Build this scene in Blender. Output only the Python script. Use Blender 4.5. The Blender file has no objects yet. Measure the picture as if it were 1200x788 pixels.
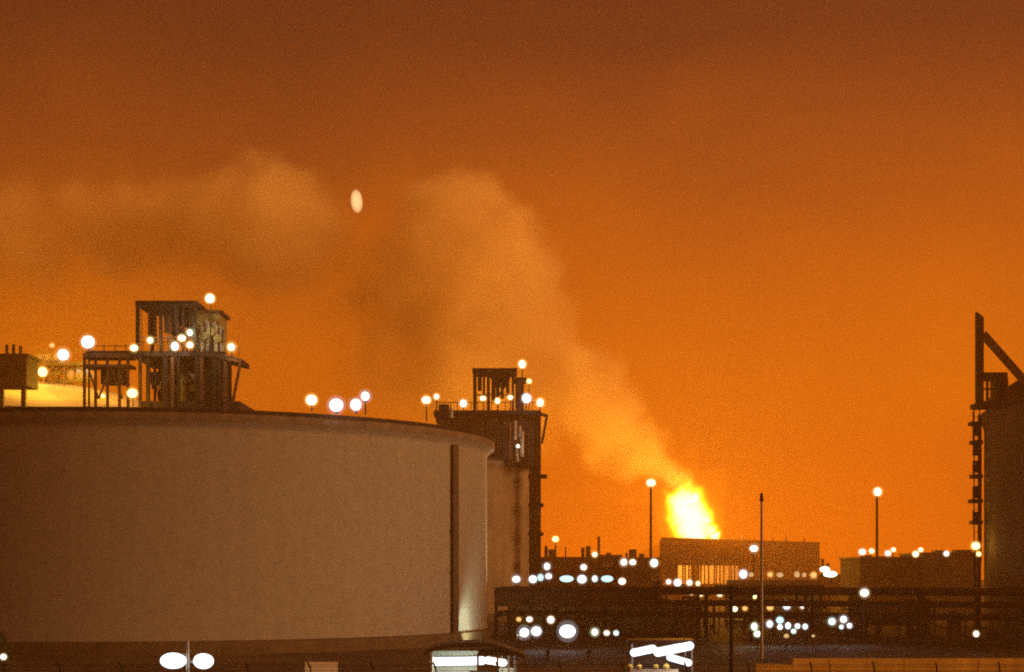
import bpy, math, random
from mathutils import Vector, Matrix
random.seed(7)
S = bpy.context.scene
C = S.collection
F, HX, HY, HC = 1900.0, 600.0, 670.0, 8.1      # focal length and horizon of the 1200x788 photograph, eye height

# ------------------------------------------------------------------ camera, sky, sun, exposure
cam_d = bpy.data.cameras.new('camera')
cam = bpy.data.objects.new('camera', cam_d); C.objects.link(cam)
cam.location = (0, 0, HC); cam.rotation_euler = (math.radians(90), 0, 0)
cam_d.sensor_width = 36; cam_d.lens = 36 * F / 1200
cam_d.shift_y = (HY - 394) / 1200
cam_d.clip_start = 0.5; cam_d.clip_end = 12000
S.camera = cam

W = bpy.data.worlds.new('World'); S.world = W; W.use_nodes = True
nt = W.node_tree; nt.nodes.clear()
def wn(t, **k):
    n = nt.nodes.new(t)
    for a, b in k.items(): setattr(n, a, b)
    return n
def wm(op, a, b=None, c=None):
    n = wn('ShaderNodeMath', operation=op)
    for i, v in enumerate((a, b, c)):
        if v is None: continue
        if isinstance(v, (int, float)): n.inputs[i].default_value = v
        else: nt.links.new(v, n.inputs[i])
    return n.outputs[0]
tc = wn('ShaderNodeTexCoord'); sep = wn('ShaderNodeSeparateXYZ'); nt.links.new(tc.outputs['Generated'], sep.inputs[0])
cl = wn('ShaderNodeTexNoise'); cl.inputs['Scale'].default_value = 5.5; cl.inputs['Detail'].default_value = 4
cl.inputs['Distortion'].default_value = 0.6
nt.links.new(tc.outputs['Generated'], cl.inputs['Vector'])
cn = wm('MULTIPLY', wm('SUBTRACT', cl.outputs['Fac'], 0.5), 0.10)
zz = wm('ADD', sep.outputs['Z'], cn)
ramp = wn('ShaderNodeValToRGB'); nt.links.new(zz, ramp.inputs[0])
SKY = [(0.00, (1.42, 0.262, 0.0010)), (0.09, (0.90, 0.195, 0.0020)), (0.19, (0.50, 0.104, 0.0060)),
       (0.25, (0.275, 0.058, 0.0085)), (0.31, (0.122, 0.028, 0.0085)), (0.38, (0.08, 0.020, 0.008)), (1.0, (0.045, 0.013, 0.004))]
el = ramp.color_ramp.elements
while len(el) < len(SKY): el.new(0.5)
for e_, (p, c) in zip(el, SKY): e_.position = p; e_.color = (*c, 1)
# the glow is strongest towards the flare (azimuth of the burning stack), fading slowly to either side
SUNAZ = math.atan2(330, F)
az = wm('ARCTAN2', sep.outputs['X'], sep.outputs['Y'])
da = wm('SUBTRACT', az, SUNAZ)
glow = wm('MULTIPLY_ADD', wm('COSINE', da), 0.10, 0.72)
gl2 = wm('MULTIPLY_ADD', wm('POWER', wm('MAXIMUM', wm('COSINE', da), 0.0), 18.0), 0.24, glow)
bg = wn('ShaderNodeBackground'); bg.inputs['Strength'].default_value = 1.0
mul = wn('ShaderNodeVectorMath', operation='SCALE'); nt.links.new(ramp.outputs[0], mul.inputs[0]); nt.links.new(gl2, mul.inputs['Scale'])
# a trace of physical night-low sky under the glow
sky = wn('ShaderNodeTexSky', sky_type='NISHITA'); sky.sun_disc = False
sky.sun_elevation = math.radians(-4); sky.sun_rotation = math.radians(140)
sk2 = wn('ShaderNodeVectorMath', operation='SCALE'); nt.links.new(sky.outputs[0], sk2.inputs[0]); sk2.inputs['Scale'].default_value = 0.05
add = wn('ShaderNodeVectorMath', operation='ADD'); nt.links.new(mul.outputs[0], add.inputs[0]); nt.links.new(sk2.outputs[0], add.inputs[1])
nt.links.new(add.outputs[0], bg.inputs['Color'])
wo = wn('ShaderNodeOutputWorld'); nt.links.new(bg.outputs[0], wo.inputs[0])

sun_d = bpy.data.lights.new('sun', 'SUN'); sun_d.energy = 5.0; sun_d.angle = math.radians(35); sun_d.color = (1.0, 0.44, 0.15)
sun = bpy.data.objects.new('sun', sun_d); C.objects.link(sun)
sun.rotation_euler = Vector((-0.94, 0.28, -0.21)).to_track_quat('-Z', 'Y').to_euler()

S.view_settings.view_transform = 'Standard'; S.view_settings.look = 'None'
S.view_settings.exposure = 0.0; S.view_settings.gamma = 1.0; S.view_settings.use_curve_mapping = False
S.render.engine = 'CYCLES'
S.cycles.max_bounces = 5; S.cycles.diffuse_bounces = 2; S.cycles.glossy_bounces = 2
S.cycles.volume_bounces = 4; S.cycles.transparent_max_bounces = 8
S.cycles.volume_step_rate = 2.5; S.cycles.volume_max_steps = 256
S.cycles.use_denoising = False;   # the photograph is a grainy night shot: keep the grain
S.cycles.seed = 3; S.cycles.use_adaptive_sampling = True; S.cycles.adaptive_threshold = 0.02
S.cycles.filter_width = 2.0
S.cycles.sample_clamp_indirect = 0.5; S.cycles.sample_clamp_direct = 2.2

# ------------------------------------------------------------------ helpers
def at(x, y, Y):
    """point at depth Y seen at photograph pixel x, y"""
    return Vector(((x - HX) / F * Y, Y, HC + (HY - y) / F * Y))

class MB:
    def __init__(s, off=(0, 0, 0)):
        s.v, s.f, s.o = [], [], Vector(off)
    def add(s, vs, fs):
        n = len(s.v); s.v += [Vector(v) - s.o for v in vs]; s.f += [tuple(i + n for i in f) for f in fs]; return s
    def box(s, c, d, rz=0.0):
        c = Vector(c); M = Matrix.Rotation(rz, 3, 'Z'); h = Vector(d) / 2
        vs = [c + M @ Vector((sx * h.x, sy * h.y, sz * h.z)) for sx in (-1, 1) for sy in (-1, 1) for sz in (-1, 1)]
        return s.add(vs, [(0, 1, 3, 2), (4, 6, 7, 5), (0, 4, 5, 1), (2, 3, 7, 6), (0, 2, 6, 4), (1, 5, 7, 3)])
    def bar(s, p, q, w, h=None):
        """rectangular bar from p to q"""
        p, q = Vector(p), Vector(q); h = h or w; d = (q - p).normalized()
        up = Vector((0, 0, 1)) if abs(d.z) < 0.95 else Vector((0, 1, 0))
        a = d.cross(up).normalized() * w / 2; b = a.normalized().cross(d).normalized() * h / 2
        vs = [e + i * a + j * b for e in (p, q) for i, j in ((-1, -1), (1, -1), (1, 1), (-1, 1))]
        return s.add(vs, [(0, 3, 2, 1), (4, 5, 6, 7), (0, 1, 5, 4), (1, 2, 6, 5), (2, 3, 7, 6), (3, 0, 4, 7)])
    def cyl(s, p, q, r, r2=None, n=10):
        p, q = Vector(p), Vector(q); r2 = r if r2 is None else r2; d = (q - p).normalized()
        up = Vector((0, 0, 1)) if abs(d.z) < 0.95 else Vector((0, 1, 0))
        a = d.cross(up).normalized(); b = a.cross(d).normalized()
        vs = [e + (a * math.cos(2 * math.pi * i / n) + b * math.sin(2 * math.pi * i / n)) * rr for e, rr in ((p, r), (q, r2)) for i in range(n)]
        fs = [(i, (i + 1) % n, n + (i + 1) % n, n + i) for i in range(n)]
        return s.add(vs, fs + [tuple(reversed(range(n))), tuple(range(n, 2 * n))])
    def tube(s, pts, r, n=8):
        for a, b in zip(pts, pts[1:]): s.cyl(a, b, r, n=n)
        return s
    def sphere(s, c, rx, ry=None, rz=None, n=16, m=10, z0=-1.0):
        ry = ry or rx; rz = rz or rx; c = Vector(c); vs = []; t0 = math.asin(z0)
        for j in range(m + 1):
            t = t0 + (math.pi / 2 - t0) * j / m
            for i in range(n):
                p = 2 * math.pi * i / n
                vs.append(c + Vector((rx * math.cos(t) * math.cos(p), ry * math.cos(t) * math.sin(p), rz * math.sin(t))))
        fs = [(j * n + i, j * n + (i + 1) % n, (j + 1) * n + (i + 1) % n, (j + 1) * n + i) for j in range(m) for i in range(n)]
        if z0 > -1: fs.append(tuple(reversed(range(n))))
        return s.add(vs, fs)
    def lathe(s, c, prof, n=160):
        c = Vector(c); vs = []; k = len(prof)
        for r, z in prof:
            for i in range(n):
                p = 2 * math.pi * i / n; vs.append(c + Vector((r * math.cos(p), r * math.sin(p), z)))
        return s.add(vs, [(j * n + i, j * n + (i + 1) % n, (j + 1) * n + (i + 1) % n, (j + 1) * n + i) for j in range(k - 1) for i in range(n)])
    def build(s, name, m, parent=None, smooth=False):
        me = bpy.data.meshes.new(name); me.from_pydata(s.v, [], s.f); me.update()
        me.materials.append(m)
        if smooth:
            me.polygons.foreach_set('use_smooth', [True] * len(me.polygons))
            try: me.set_sharp_from_angle(angle=math.radians(35))
            except Exception: pass
        o = bpy.data.objects.new(name, me); C.objects.link(o)
        if parent is not None: o.parent = parent
        else: o.location = s.o
        return o

def tag(o, label=None, cat=None, group=None, kind=None):
    if label: o['label'] = label
    if cat: o['category'] = cat
    if group: o['group'] = group
    if kind: o['kind'] = kind
    return o
def thing(name, base, label, cat, group=None):
    o = bpy.data.objects.new(name, None); o.empty_display_size = 0.3; C.objects.link(o); o.location = base
    return tag(o, label, cat, group)

# ------------------------------------------------------------------ materials
def mat(name, col, rough=0.8, metal=0.0, var=0.25, scale=1.0, streak=0.0, bump=0.0, dirt=None, detail=5):
    m = bpy.data.materials.new(name); m.use_nodes = True; t = m.node_tree; N = t.nodes; L = t.links
    b = N['Principled BSDF']; b.inputs['Roughness'].default_value = rough; b.inputs['Metallic'].default_value = metal
    b.inputs['Specular IOR Level'].default_value = 0.12
    tcn = N.new('ShaderNodeTexCoord')
    n1 = N.new('ShaderNodeTexNoise'); n1.inputs['Scale'].default_value = scale; n1.inputs['Detail'].default_value = detail
    n1.inputs['Roughness'].default_value = 0.62
    L.new(tcn.outputs['Object'], n1.inputs['Vector'])
    mr = N.new('ShaderNodeMapRange'); mr.inputs[1].default_value = 0.28; mr.inputs[2].default_value = 0.72
    mr.inputs[3].default_value = 1 - var; mr.inputs[4].default_value = 1 + var; L.new(n1.outputs['Fac'], mr.inputs[0])
    fac = mr.outputs[0]
    if streak:
        mp = N.new('ShaderNodeMapping'); mp.inputs['Scale'].default_value = (1.1, 1.1, 0.035); L.new(tcn.outputs['Object'], mp.inputs[0])
        n2 = N.new('ShaderNodeTexNoise'); n2.inputs['Scale'].default_value = 1.0; n2.inputs['Detail'].default_value = 6; L.new(mp.outputs[0], n2.inputs['Vector'])
        m2 = N.new('ShaderNodeMapRange'); m2.inputs[1].default_value = 0.3; m2.inputs[2].default_value = 0.7
        m2.inputs[3].default_value = 1 - streak; m2.inputs[4].default_value = 1 + streak * 0.6; L.new(n2.outputs['Fac'], m2.inputs[0])
        mm = N.new('ShaderNodeMath'); mm.operation = 'MULTIPLY'; L.new(fac, mm.inputs[0]); L.new(m2.outputs[0], mm.inputs[1]); fac = mm.outputs[0]
    sc = N.new('ShaderNodeVectorMath'); sc.operation = 'SCALE'; L.new(fac, sc.inputs['Scale'])
    if dirt:
        mx = N.new('ShaderNodeMix'); mx.data_type = 'RGBA'; mx.inputs[6].default_value = (*col, 1); mx.inputs[7].default_value = (*dirt, 1)
        n3 = N.new('ShaderNodeTexNoise'); n3.inputs['Scale'].default_value = scale * 0.37; n3.inputs['Detail'].default_value = 4; L.new(tcn.outputs['Object'], n3.inputs['Vector'])
        m3 = N.new('ShaderNodeMapRange'); m3.inputs[1].default_value = 0.45; m3.inputs[2].default_value = 0.65; L.new(n3.outputs['Fac'], m3.inputs[0])
        L.new(m3.outputs[0], mx.inputs[0]); L.new(mx.outputs[2], sc.inputs[0])
    else: sc.inputs[0].default_value = col
    L.new(sc.outputs[0], b.inputs['Base Color'])
    if bump:
        bp = N.new('ShaderNodeBump'); bp.inputs['Strength'].default_value = bump; bp.inputs['Distance'].default_value = 0.05
        L.new(n1.outputs['Fac'], bp.inputs['Height']); L.new(bp.outputs[0], b.inputs['Normal'])
    return m
def glowmat(name, col, s):
    m = bpy.data.materials.new(name); m.use_nodes = True; t = m.node_tree; N = t.nodes; L = t.links; N.clear()
    e = N.new('ShaderNodeEmission'); e.inputs[1].default_value = s
    # small brightness change over the lens, as in frosted glass over a lamp
    tcn = N.new('ShaderNodeTexCoord'); n1 = N.new('ShaderNodeTexNoise'); n1.inputs['Scale'].default_value = 2.5; L.new(tcn.outputs['Object'], n1.inputs['Vector'])
    mr = N.new('ShaderNodeMapRange'); mr.inputs[3].default_value = 0.8; mr.inputs[4].default_value = 1.2; L.new(n1.outputs['Fac'], mr.inputs[0])
    sc = N.new('ShaderNodeVectorMath'); sc.operation = 'SCALE'; sc.inputs[0].default_value = col; L.new(mr.outputs[0], sc.inputs['Scale'])
    L.new(sc.outputs[0], e.inputs[0]); o = N.new('ShaderNodeOutputMaterial'); L.new(e.outputs[0], o.inputs[0])
    m.cycles.emission_sampling = 'NONE'
    return m
M = dict(
    concrete=mat('tank_concrete', (0.236, 0.234, 0.216), 0.9, 0, 0.09, 3.2, 0.05, 0.25, dirt=(0.216, 0.212, 0.193), detail=9),
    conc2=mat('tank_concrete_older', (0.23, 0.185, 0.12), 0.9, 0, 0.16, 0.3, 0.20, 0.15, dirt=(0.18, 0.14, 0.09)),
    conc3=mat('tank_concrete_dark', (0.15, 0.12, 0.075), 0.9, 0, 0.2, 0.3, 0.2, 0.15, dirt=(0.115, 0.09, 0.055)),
    ringbeam=mat('stained_concrete', (0.13, 0.105, 0.08), 0.9, 0, 0.2, 0.8, 0.2, 0.2),
    plinth=mat('plinth_concrete', (0.095, 0.072, 0.045), 0.9, 0, 0.2, 0.6, 0.15, 0.2),
    coping=mat('coping_steel', (0.03, 0.02, 0.014), 0.8, 0.1, 0.2, 0.8),
    roof=mat('roof_concrete', (0.38, 0.34, 0.28), 0.9, 0, 0.15, 0.3, 0, 0.2, dirt=(0.30, 0.25, 0.19)),
    steel=mat('dark_steel', (0.014, 0.009, 0.006), 0.65, 0.3, 0.3, 0.9),
    rust=mat('rusty_steel', (0.055, 0.026, 0.014), 0.8, 0.1, 0.35, 1.2, 0, 0, dirt=(0.03, 0.017, 0.012)),
    galv=mat('galvanised_steel', (0.20, 0.18, 0.15), 0.5, 0.4, 0.2, 1.5),
    pipe=mat('pipe_paint', (0.018, 0.012, 0.008), 0.7, 0.1, 0.3, 0.7, 0, 0, dirt=(0.022, 0.013, 0.009)),
    pipe_light=mat('insulated_pipe', (0.032, 0.022, 0.015), 0.55, 0.1, 0.2, 0.7),
    olive=mat('equipment_paint', (0.15, 0.13, 0.06), 0.6, 0.1, 0.25, 0.8, 0, 0, dirt=(0.09, 0.07, 0.035)),
    clad=mat('metal_cladding', (0.038, 0.025, 0.016), 0.75, 0.1, 0.25, 0.4, 0.25),
    flarewall=mat('flare_wall_sheet', (0.05, 0.025, 0.015), 0.85, 0.1, 0.25, 0.25, 0.25, dirt=(0.035, 0.016, 0.01)),
    build=mat('plaster_wall', (0.035, 0.025, 0.017), 0.9, 0, 0.2, 0.3, 0.2, dirt=(0.038, 0.027, 0.018)),
    conduit=mat('weathered_conduit', (0.085, 0.07, 0.052), 0.8, 0, 0.25, 0.8),
    litroof=mat('lit_roof_concrete', (0.62, 0.56, 0.40), 0.9, 0, 0.15, 0.3, 0, 0.2, dirt=(0.5, 0.42, 0.27)),  # roof lightened and yellowed, lamplight on the dome put into its colour
    refractory=mat('refractory_lining', (0.42, 0.34, 0.26), 0.9, 0, 0.3, 0.25, 0.2, dirt=(0.25, 0.18, 0.13)),
    tan=mat('tan_wall', (0.42, 0.34, 0.23), 0.9, 0, 0.15, 0.4, 0.15),
    ground=mat('desert_ground', (0.105, 0.072, 0.036), 0.95, 0, 0.3, 0.12, 0, 0.4, dirt=(0.07, 0.048, 0.024), detail=8),
    asphalt=mat('asphalt', (0.035, 0.026, 0.018), 0.9, 0, 0.3, 0.25, 0, 0.3, detail=8),
    bund=mat('orange_lit_surface', (0.55, 0.36, 0.08), 0.9, 0, 0.2, 0.5, 0.15, 0.2),  # orange lamplight put into the surface colour, no lamp shines on it
    canopy=mat('canopy_roof', (0.045, 0.035, 0.032), 0.6, 0.2, 0.2, 1.0),
    white=mat('white_paint', (0.72, 0.72, 0.66), 0.6, 0, 0.08, 1.0),
    pale=mat('pale_green_wall', (0.55, 0.60, 0.48), 0.7, 0, 0.1, 1.0),
    leaf=mat('dark_leaf', (0.05, 0.06, 0.025), 0.8, 0, 0.35, 2.0),
    bark=mat('bark', (0.09, 0.065, 0.045), 0.9, 0, 0.3, 3.0),
)
G = dict(white=glowmat('lamp_white', (1.0, 0.93, 0.80), 7), cool=glowmat('lamp_cool', (0.88, 0.95, 1.0), 7),
         warm=glowmat('lamp_warm', (1.0, 0.84, 0.50), 5), yellow=glowmat('lamp_yellow', (1.0, 0.78, 0.30), 4),
         orange=glowmat('lamp_orange', (1.0, 0.55, 0.18), 1.3), tan=glowmat('lamp_tan', (1.0, 0.60, 0.24), 0.8),
         pearl=glowmat('lamp_pearl', (0.75, 0.98, 0.93), 2.2), cyan=glowmat('lamp_cyan', (0.55, 0.95, 0.92), 1.6), green=glowmat('lamp_green', (0.86, 1.0, 0.72), 2.6),
         pink=glowmat('lamp_pink', (1.0, 0.50, 0.34), 0.8))
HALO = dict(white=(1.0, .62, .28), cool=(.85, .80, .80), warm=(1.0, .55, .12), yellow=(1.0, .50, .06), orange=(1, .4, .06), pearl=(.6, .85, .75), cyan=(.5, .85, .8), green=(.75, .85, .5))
_gm = {}
def halomat(col, R):
    """added glow halo: faintly luminous filling round a lens, bright in the middle and soft at the rim"""
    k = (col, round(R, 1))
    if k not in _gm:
        m = bpy.data.materials.new('lamp_halo_' + col); m.use_nodes = True; N, L = m.node_tree.nodes, m.node_tree.links; N.clear()
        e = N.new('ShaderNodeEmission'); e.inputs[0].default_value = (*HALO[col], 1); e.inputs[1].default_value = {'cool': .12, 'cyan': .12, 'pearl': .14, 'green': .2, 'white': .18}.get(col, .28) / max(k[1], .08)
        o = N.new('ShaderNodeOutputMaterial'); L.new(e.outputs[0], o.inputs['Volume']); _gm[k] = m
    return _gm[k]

# ------------------------------------------------------------------ setting
gm = MB(); gm.add([(-700, -120, 0), (700, -120, 0), (700, 1600, 0), (-700, 1600, 0)], [(0, 1, 2, 3)])
tag(gm.build('ground', M['ground']), 'bare brown desert ground of the plant', None, None, 'structure')
ym = MB(); ym.add([(-1.0, 140, 0.004), (140, 128, 0.004), (170, 330, 0.004), (-1.0, 330, 0.004)], [(0, 1, 2, 3)])
tag(ym.build('yard', M['asphalt']), 'dark asphalt yard under the pipe rack', None, None, 'structure')

# ------------------------------------------------------------------ storage tanks
def polar(cx, cy, az, D): return Vector((D * math.sin(az), D * math.cos(az), 0))
def tank(label, c, R, H, dome, mw, flange=0.9, roofm=None):
    t = thing('storage_tank', c, label, 'storage tank', 'large storage tanks of the terminal')
    MB().lathe((0, 0, 0), [(R, 1.3), (R, H - 2.0), (R + flange * 0.3, H - 1.6), (R + flange, H - 1.1)], 200).build('wall', mw, t, True)
    MB().lathe((0, 0, 0), [(R + 0.55, 0), (R + 0.55, 1.25), (R - 0.1, 1.35)], 200).build('plinth', M['plinth'], t, True)
    MB().lathe((0, 0, 0), [(R + flange - 0.02, H - 1.1), (R + flange, H - 1.06), (R + flange, H - 0.36), (R + flange - 0.1, H - 0.34)], 200).build('ring_beam', M['ringbeam'], t, True)
    MB().lathe((0, 0, 0), [(R + flange + 0.1, H - 0.36), (R + flange + 0.12, H), (R + flange - 1.0, H), (R + flange - 1.0, H - 0.5)], 200).build('coping', M['coping'], t, True)
    Rs = (R * R + dome * dome) / (2 * dome)
    prof = []
    for i in range(18):
        r = (R + 0.3) * (1 - i / 17) + 0.01
        prof.append((r, H - 0.5 + math.sqrt(max(Rs * Rs - r * r, 0)) - (Rs - dome)))
    MB().lathe((0, 0, 0), prof, 160).build('roof', roofm or M['roof'], t, True)
    return t
T1 = Vector((-42.2, 195.5, 0)); R1, H1 = 39.2, 23.9
tank1 = tank('huge pale concrete storage tank filling the left half of the view', T1, R1, H1, 3.2, M['concrete'])
def on_tank(c, R, px):
    """near point of a circle seen at pixel column px"""
    d = Vector(((px - HX) / F, 1, 0)); a = d.dot(d); cc = Vector((c.x, c.y, 0)); b = d.dot(cc)
    disc = b * b - a * (cc.dot(cc) - R * R)
    return d * ((b - math.sqrt(max(disc, 0))) / a)
# vertical conduit and its clamps on the near tank
p = on_tank(T1, R1 + 0.3, 533.5) - T1
nrm = Vector((p.x, p.y, 0)).normalized(); tg = Vector((-nrm.y, nrm.x, 0))
cd = MB(); b0 = p
for k in (-1, 0, 1):
    q = b0 + tg * 0.40 * k
    cd.cyl(q + Vector((0, 0, 1.4)), q + Vector((0, 0, H1 - 1.8)), 0.22, n=8)
cd.build('conduit', M['conduit'], tank1, True)
for z in (3.5, 8, 12.5, 17):
    MB().box(b0 + Vector((0, 0, z)) - nrm * 0.12, (1.5, 0.3, 0.28), math.atan2(tg.y, tg.x)).build('clamp', M['steel'], tank1)

# the tank behind, right half visible beyond the near tank
T2 = Vector((-33.6, 283.0, 0)); R2 = 38.0; H2 = 26.3
a2 = math.asin(R2 / math.hypot(T2.x, T2.y))
tz = math.atan((629 - HX) / F) - a2; D2 = math.hypot(T2.x, T2.y); T2 = polar(0, 0, tz, D2)
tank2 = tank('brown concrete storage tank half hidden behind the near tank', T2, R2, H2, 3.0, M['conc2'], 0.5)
# dark tank at the right border
D3 = 215.0; R3 = 38.0; H3 = 27.6
T3 = polar(0, 0, math.atan((1153 - HX) / F) + math.asin(R3 / D3), D3)
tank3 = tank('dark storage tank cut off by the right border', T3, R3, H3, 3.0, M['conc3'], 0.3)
# tank far behind on the left, only its lit dome shows
T4 = Vector((-100.0, 330.0, 0)); H4 = 38.0
tank4 = tank('storage tank behind the near one showing only its yellow lit dome', T4, 38.0, H4, 9.0, M['conc2'], 0.5, M['litroof'])

# ------------------------------------------------------------------ lamps
def lamp(px, py, Y, r, col, label, foot=0.0, kind='post', arm=0.0, cat='lamp', light=0, name=None):
    if col == 'white' and py > 660 and px < 1005 and random.random() < .55: col = random.choice(('cool', 'cool', 'pearl'))
    """a lit lamp at photograph pixel px, py standing at depth Y on height foot"""
    c = at(px, py, Y); rr = r * Y / F * random.uniform(.62, .80); rx_, rz_ = rr * random.uniform(.84, 1.16), rr * random.uniform(.84, 1.1)
    foot = min(foot, c.z - rr - 0.12)
    base = Vector((c.x, c.y, foot))
    t = thing(name or ('mast_lamp' if c.z - foot > 14 else 'yard_lamp' if c.z - foot > 2.2 else 'floodlight'), base, label, cat, 'lit lamps of the plant')
    pr = max(0.055, min(0.22, 0.010 * (c.z - foot)))
    back = c + Vector((0, rr * 0.75, 0))
    mb = MB(base); mb.cyl(base + Vector((0, rr * 0.75, 0)), back, pr * 1.5, pr, 8); mb.build('pole', M['steel'], t, True)
    if kind == 'tube':
        w = rr * arm
        MB(base).sphere(c, w, rr * 0.7, rr, 20, 10).build('lens', G[col], t, True)
        MB(base).box(c + Vector((0, rr * 0.55, rr * 0.9)), (w * 1.8, rr * 1.2, rr * 0.22)).build('housing', M['steel'], t)
    else:
        MB(base).sphere(c, rx_, rr * 0.8, rz_, 18, 12).build('lens', G[col], t, True)
        if col in HALO: MB(base).sphere(c, rr * 1.6, n=20, m=14).build('lamp_halo', halomat(col, rr * 1.6), t, True)  # glow halo added round the lens, not a glass part
        h = MB(base); h.sphere(c + Vector((0, rr * 0.35, rr * 0.12)), rr * 0.93, rr * 0.8, rr * 0.95, 14, 6, 0.15); h.build('housing', M['steel'], t, True)
        MB(base).cyl(c + Vector((0, rr * 0.6, -rr * 0.8)), c + Vector((0, rr * 0.8, -rr * 1.12)), rr * 0.22, rr * 0.3, 8).build('bracket', M['steel'], t)
    if light:
        ld = bpy.data.lights.new('lamp_light', 'POINT'); ld.energy = light; ld.shadow_soft_size = rr
        ld.color = {'white': (1, .85, .62), 'cool': (.9, .95, 1), 'warm': (1, .7, .32), 'yellow': (1, .50, .03), 'orange': (1, .45, .1), 'green': (.9, 1, .75)}.get(col, (1, .8, .55))
        lo = bpy.data.objects.new('lamp_light', ld); C.objects.link(lo); lo.parent = t; lo.location = c + Vector((0, -rr * 1.3, 0)) - base
    return t

# ------------------------------------------------------------------ pump platform on the near tank
def px(x, y, Y, dy=0): return at(x, y, Y) + Vector((0, dy, 0))
def slab(mb, x0, x1, y0, y1, Y, d):
    """box covering pixels x0..x1, y0..y1 at depth Y, running back d metres"""
    a, b = at(x0, y1, Y), at(x1, y0, Y)
    return mb.box(((a.x + b.x) / 2, Y + d / 2, (a.z + b.z) / 2), (abs(b.x - a.x), d, abs(b.z - a.z)))
Y1 = 186.0
b1 = at(222, 478, Y1); b1.z = H1 + 1.0; b1.y = Y1 + 6
pl1 = thing('pump_platform', b1, 'dark steel pump platform with framed tower on the near tank roof', 'platform')
z1 = H1 + 0.2
def post(t, x, ytop, zbot, Y, w, m, name='column', ybot=None):
    a = at(x, ytop, Y); b = Vector((a.x, a.y, zbot if ybot is None else at(x, ybot, Y).z))
    MB(t.location).bar(b, a, w, w).build(name, m, t)
def level(t, name, m, x0, x1, y0, y1, Y, d):
    return slab(MB(t.location), x0, x1, y0, y1, Y, d).build(name, m, t)
MB(b1).box((b1.x, b1.y, (z1 + at(0, 469, Y1).z) / 2 - 0.5), (11.4, 11.0, at(0, 470.5, Y1).z - z1 + 1.0)).build('base_block', M['coping'], pl1)
level(pl1, 'deck', M['steel'], 153, 246, 411.5, 417.5, Y1, 12)
d2 = MB(b1); q = [at(246, 411.6, Y1), at(284, 421, Y1), at(284, 427, Y1), at(246, 417.6, Y1)]
d2.add(q + [v + Vector((0, 5, 0)) for v in q], [(0, 1, 2, 3), (7, 6, 5, 4), (0, 4, 5, 1), (1, 5, 6, 2), (2, 6, 7, 3), (3, 7, 4, 0)])
d2.build('sloping_deck', M['steel'], pl1)
for i, x in enumerate((165, 177, 194, 201, 212, 229, 234, 248, 256, 265)):
    yb = 417 if x < 246 else 418 + (x - 246) * 0.23
    for j, dy in enumerate((0.3, 5.5, 11.4) if x < 240 else (0.3, 2.2, 4.4)):
        a = at(x, yb, Y1) + Vector((random.uniform(-.45, .45) * (1 if x < 255 else .3) + (j * 0.28 if x < 240 else -j * .2), dy, 0))
        MB(b1).bar(Vector((a.x, a.y, z1)), a, (0.42, 0.4, 0.34)[j] * random.uniform(.55, 1.5), 0.4).build('column', M['steel' if (i + j) % 3 else 'rust'], pl1)
for (xa, ya, xb, yb) in ((181, 470, 203, 418), (226, 470, 247, 419), (257, 420, 236, 470)):
    MB(b1).bar(px(xa, ya, Y1, 2.2), px(xb, yb, Y1, 2.2), 0.22).build('brace', M['rust'], pl1)
for x, w in ((185, 9), (208, 10), (231, 11), (252, 10)):
    MB(b1).cyl(px(x, 470, Y1, 3.6), px(x, 425 + random.uniform(-3, 8), Y1, 3.6), w * 0.05, n=12).build('pump_riser', M['pipe_light'] if x != 208 else M['olive'], pl1, True)
level(pl1, 'back_panel', M['clad'], 196, 262, 424, 470, Y1 + 8.0, 0.2)
for k in range(26):
    xa, xb = random.uniform(168, 264), 0; xb = xa + random.choice((-22, -12, 0, 0, 10, 20)); ya, yb = random.uniform(428, 470), random.uniform(421, 462)
    MB(b1).cyl(px(xa, ya, Y1, random.uniform(.8, 6)), px(min(max(xb, 168), 264), yb, Y1, random.uniform(.8, 6)), random.uniform(.07, .2), n=7).build('small_pipe', M[random.choice(('steel', 'rust', 'pipe', 'olive'))], pl1, True)
for k in range(10):
    MB(b1).box(px(random.uniform(170, 262), random.uniform(432, 466), Y1, random.uniform(1, 5)), (random.uniform(.4, 1.3), .8, random.uniform(.4, 1.2))).build('junction_box', M[random.choice(('steel', 'clad', 'olive'))], pl1)
for k in range(14):
    xa = random.uniform(192, 256); MB(b1).cyl(px(xa, 411, Y1, random.uniform(.6, 4)), px(xa + random.uniform(-5, 5), random.uniform(366, 398), Y1, random.uniform(.6, 4)), random.uniform(.06, .15), n=7).build('small_pipe', M[random.choice(('steel', 'rust', 'olive'))], pl1, True)
for x, dx in ((163.5, 0), (167, 0)): MB(b1).bar(px(x, 470, Y1, -.4), px(x, 356, Y1, -.4), .07).build('ladder_rail', M['steel'], pl1)
for y in range(360, 468, 5): MB(b1).bar(px(163.5, y, Y1, -.4), px(167, y, Y1, -.4), .045).build('ladder_rung', M['steel'], pl1)
MB(b1).bar(px(282, 424, Y1), px(272.5, 473, Y1), 0.30).build('side_strut', M['rust'], pl1)
MB(b1).bar(px(266, 421, Y1), px(283.5, 424, Y1), 0.34).build('bracket', M['rust'], pl1)
# railing round the deck
for x in range(160, 282, 8):
    yb = 411 if x < 246 else 411.5 + (x - 246) * 0.25
    MB(b1).bar(px(x, yb, Y1, 0.05), px(x, yb - 10.5, Y1, 0.05), 0.07).build('rail_post', M['steel'], pl1)
MB(b1).bar(px(160, 400.5, Y1), px(246, 400.8, Y1), 0.08).bar(px(246, 401, Y1), px(282, 410, Y1), 0.08).build('handrail', M['steel'], pl1)
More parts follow.
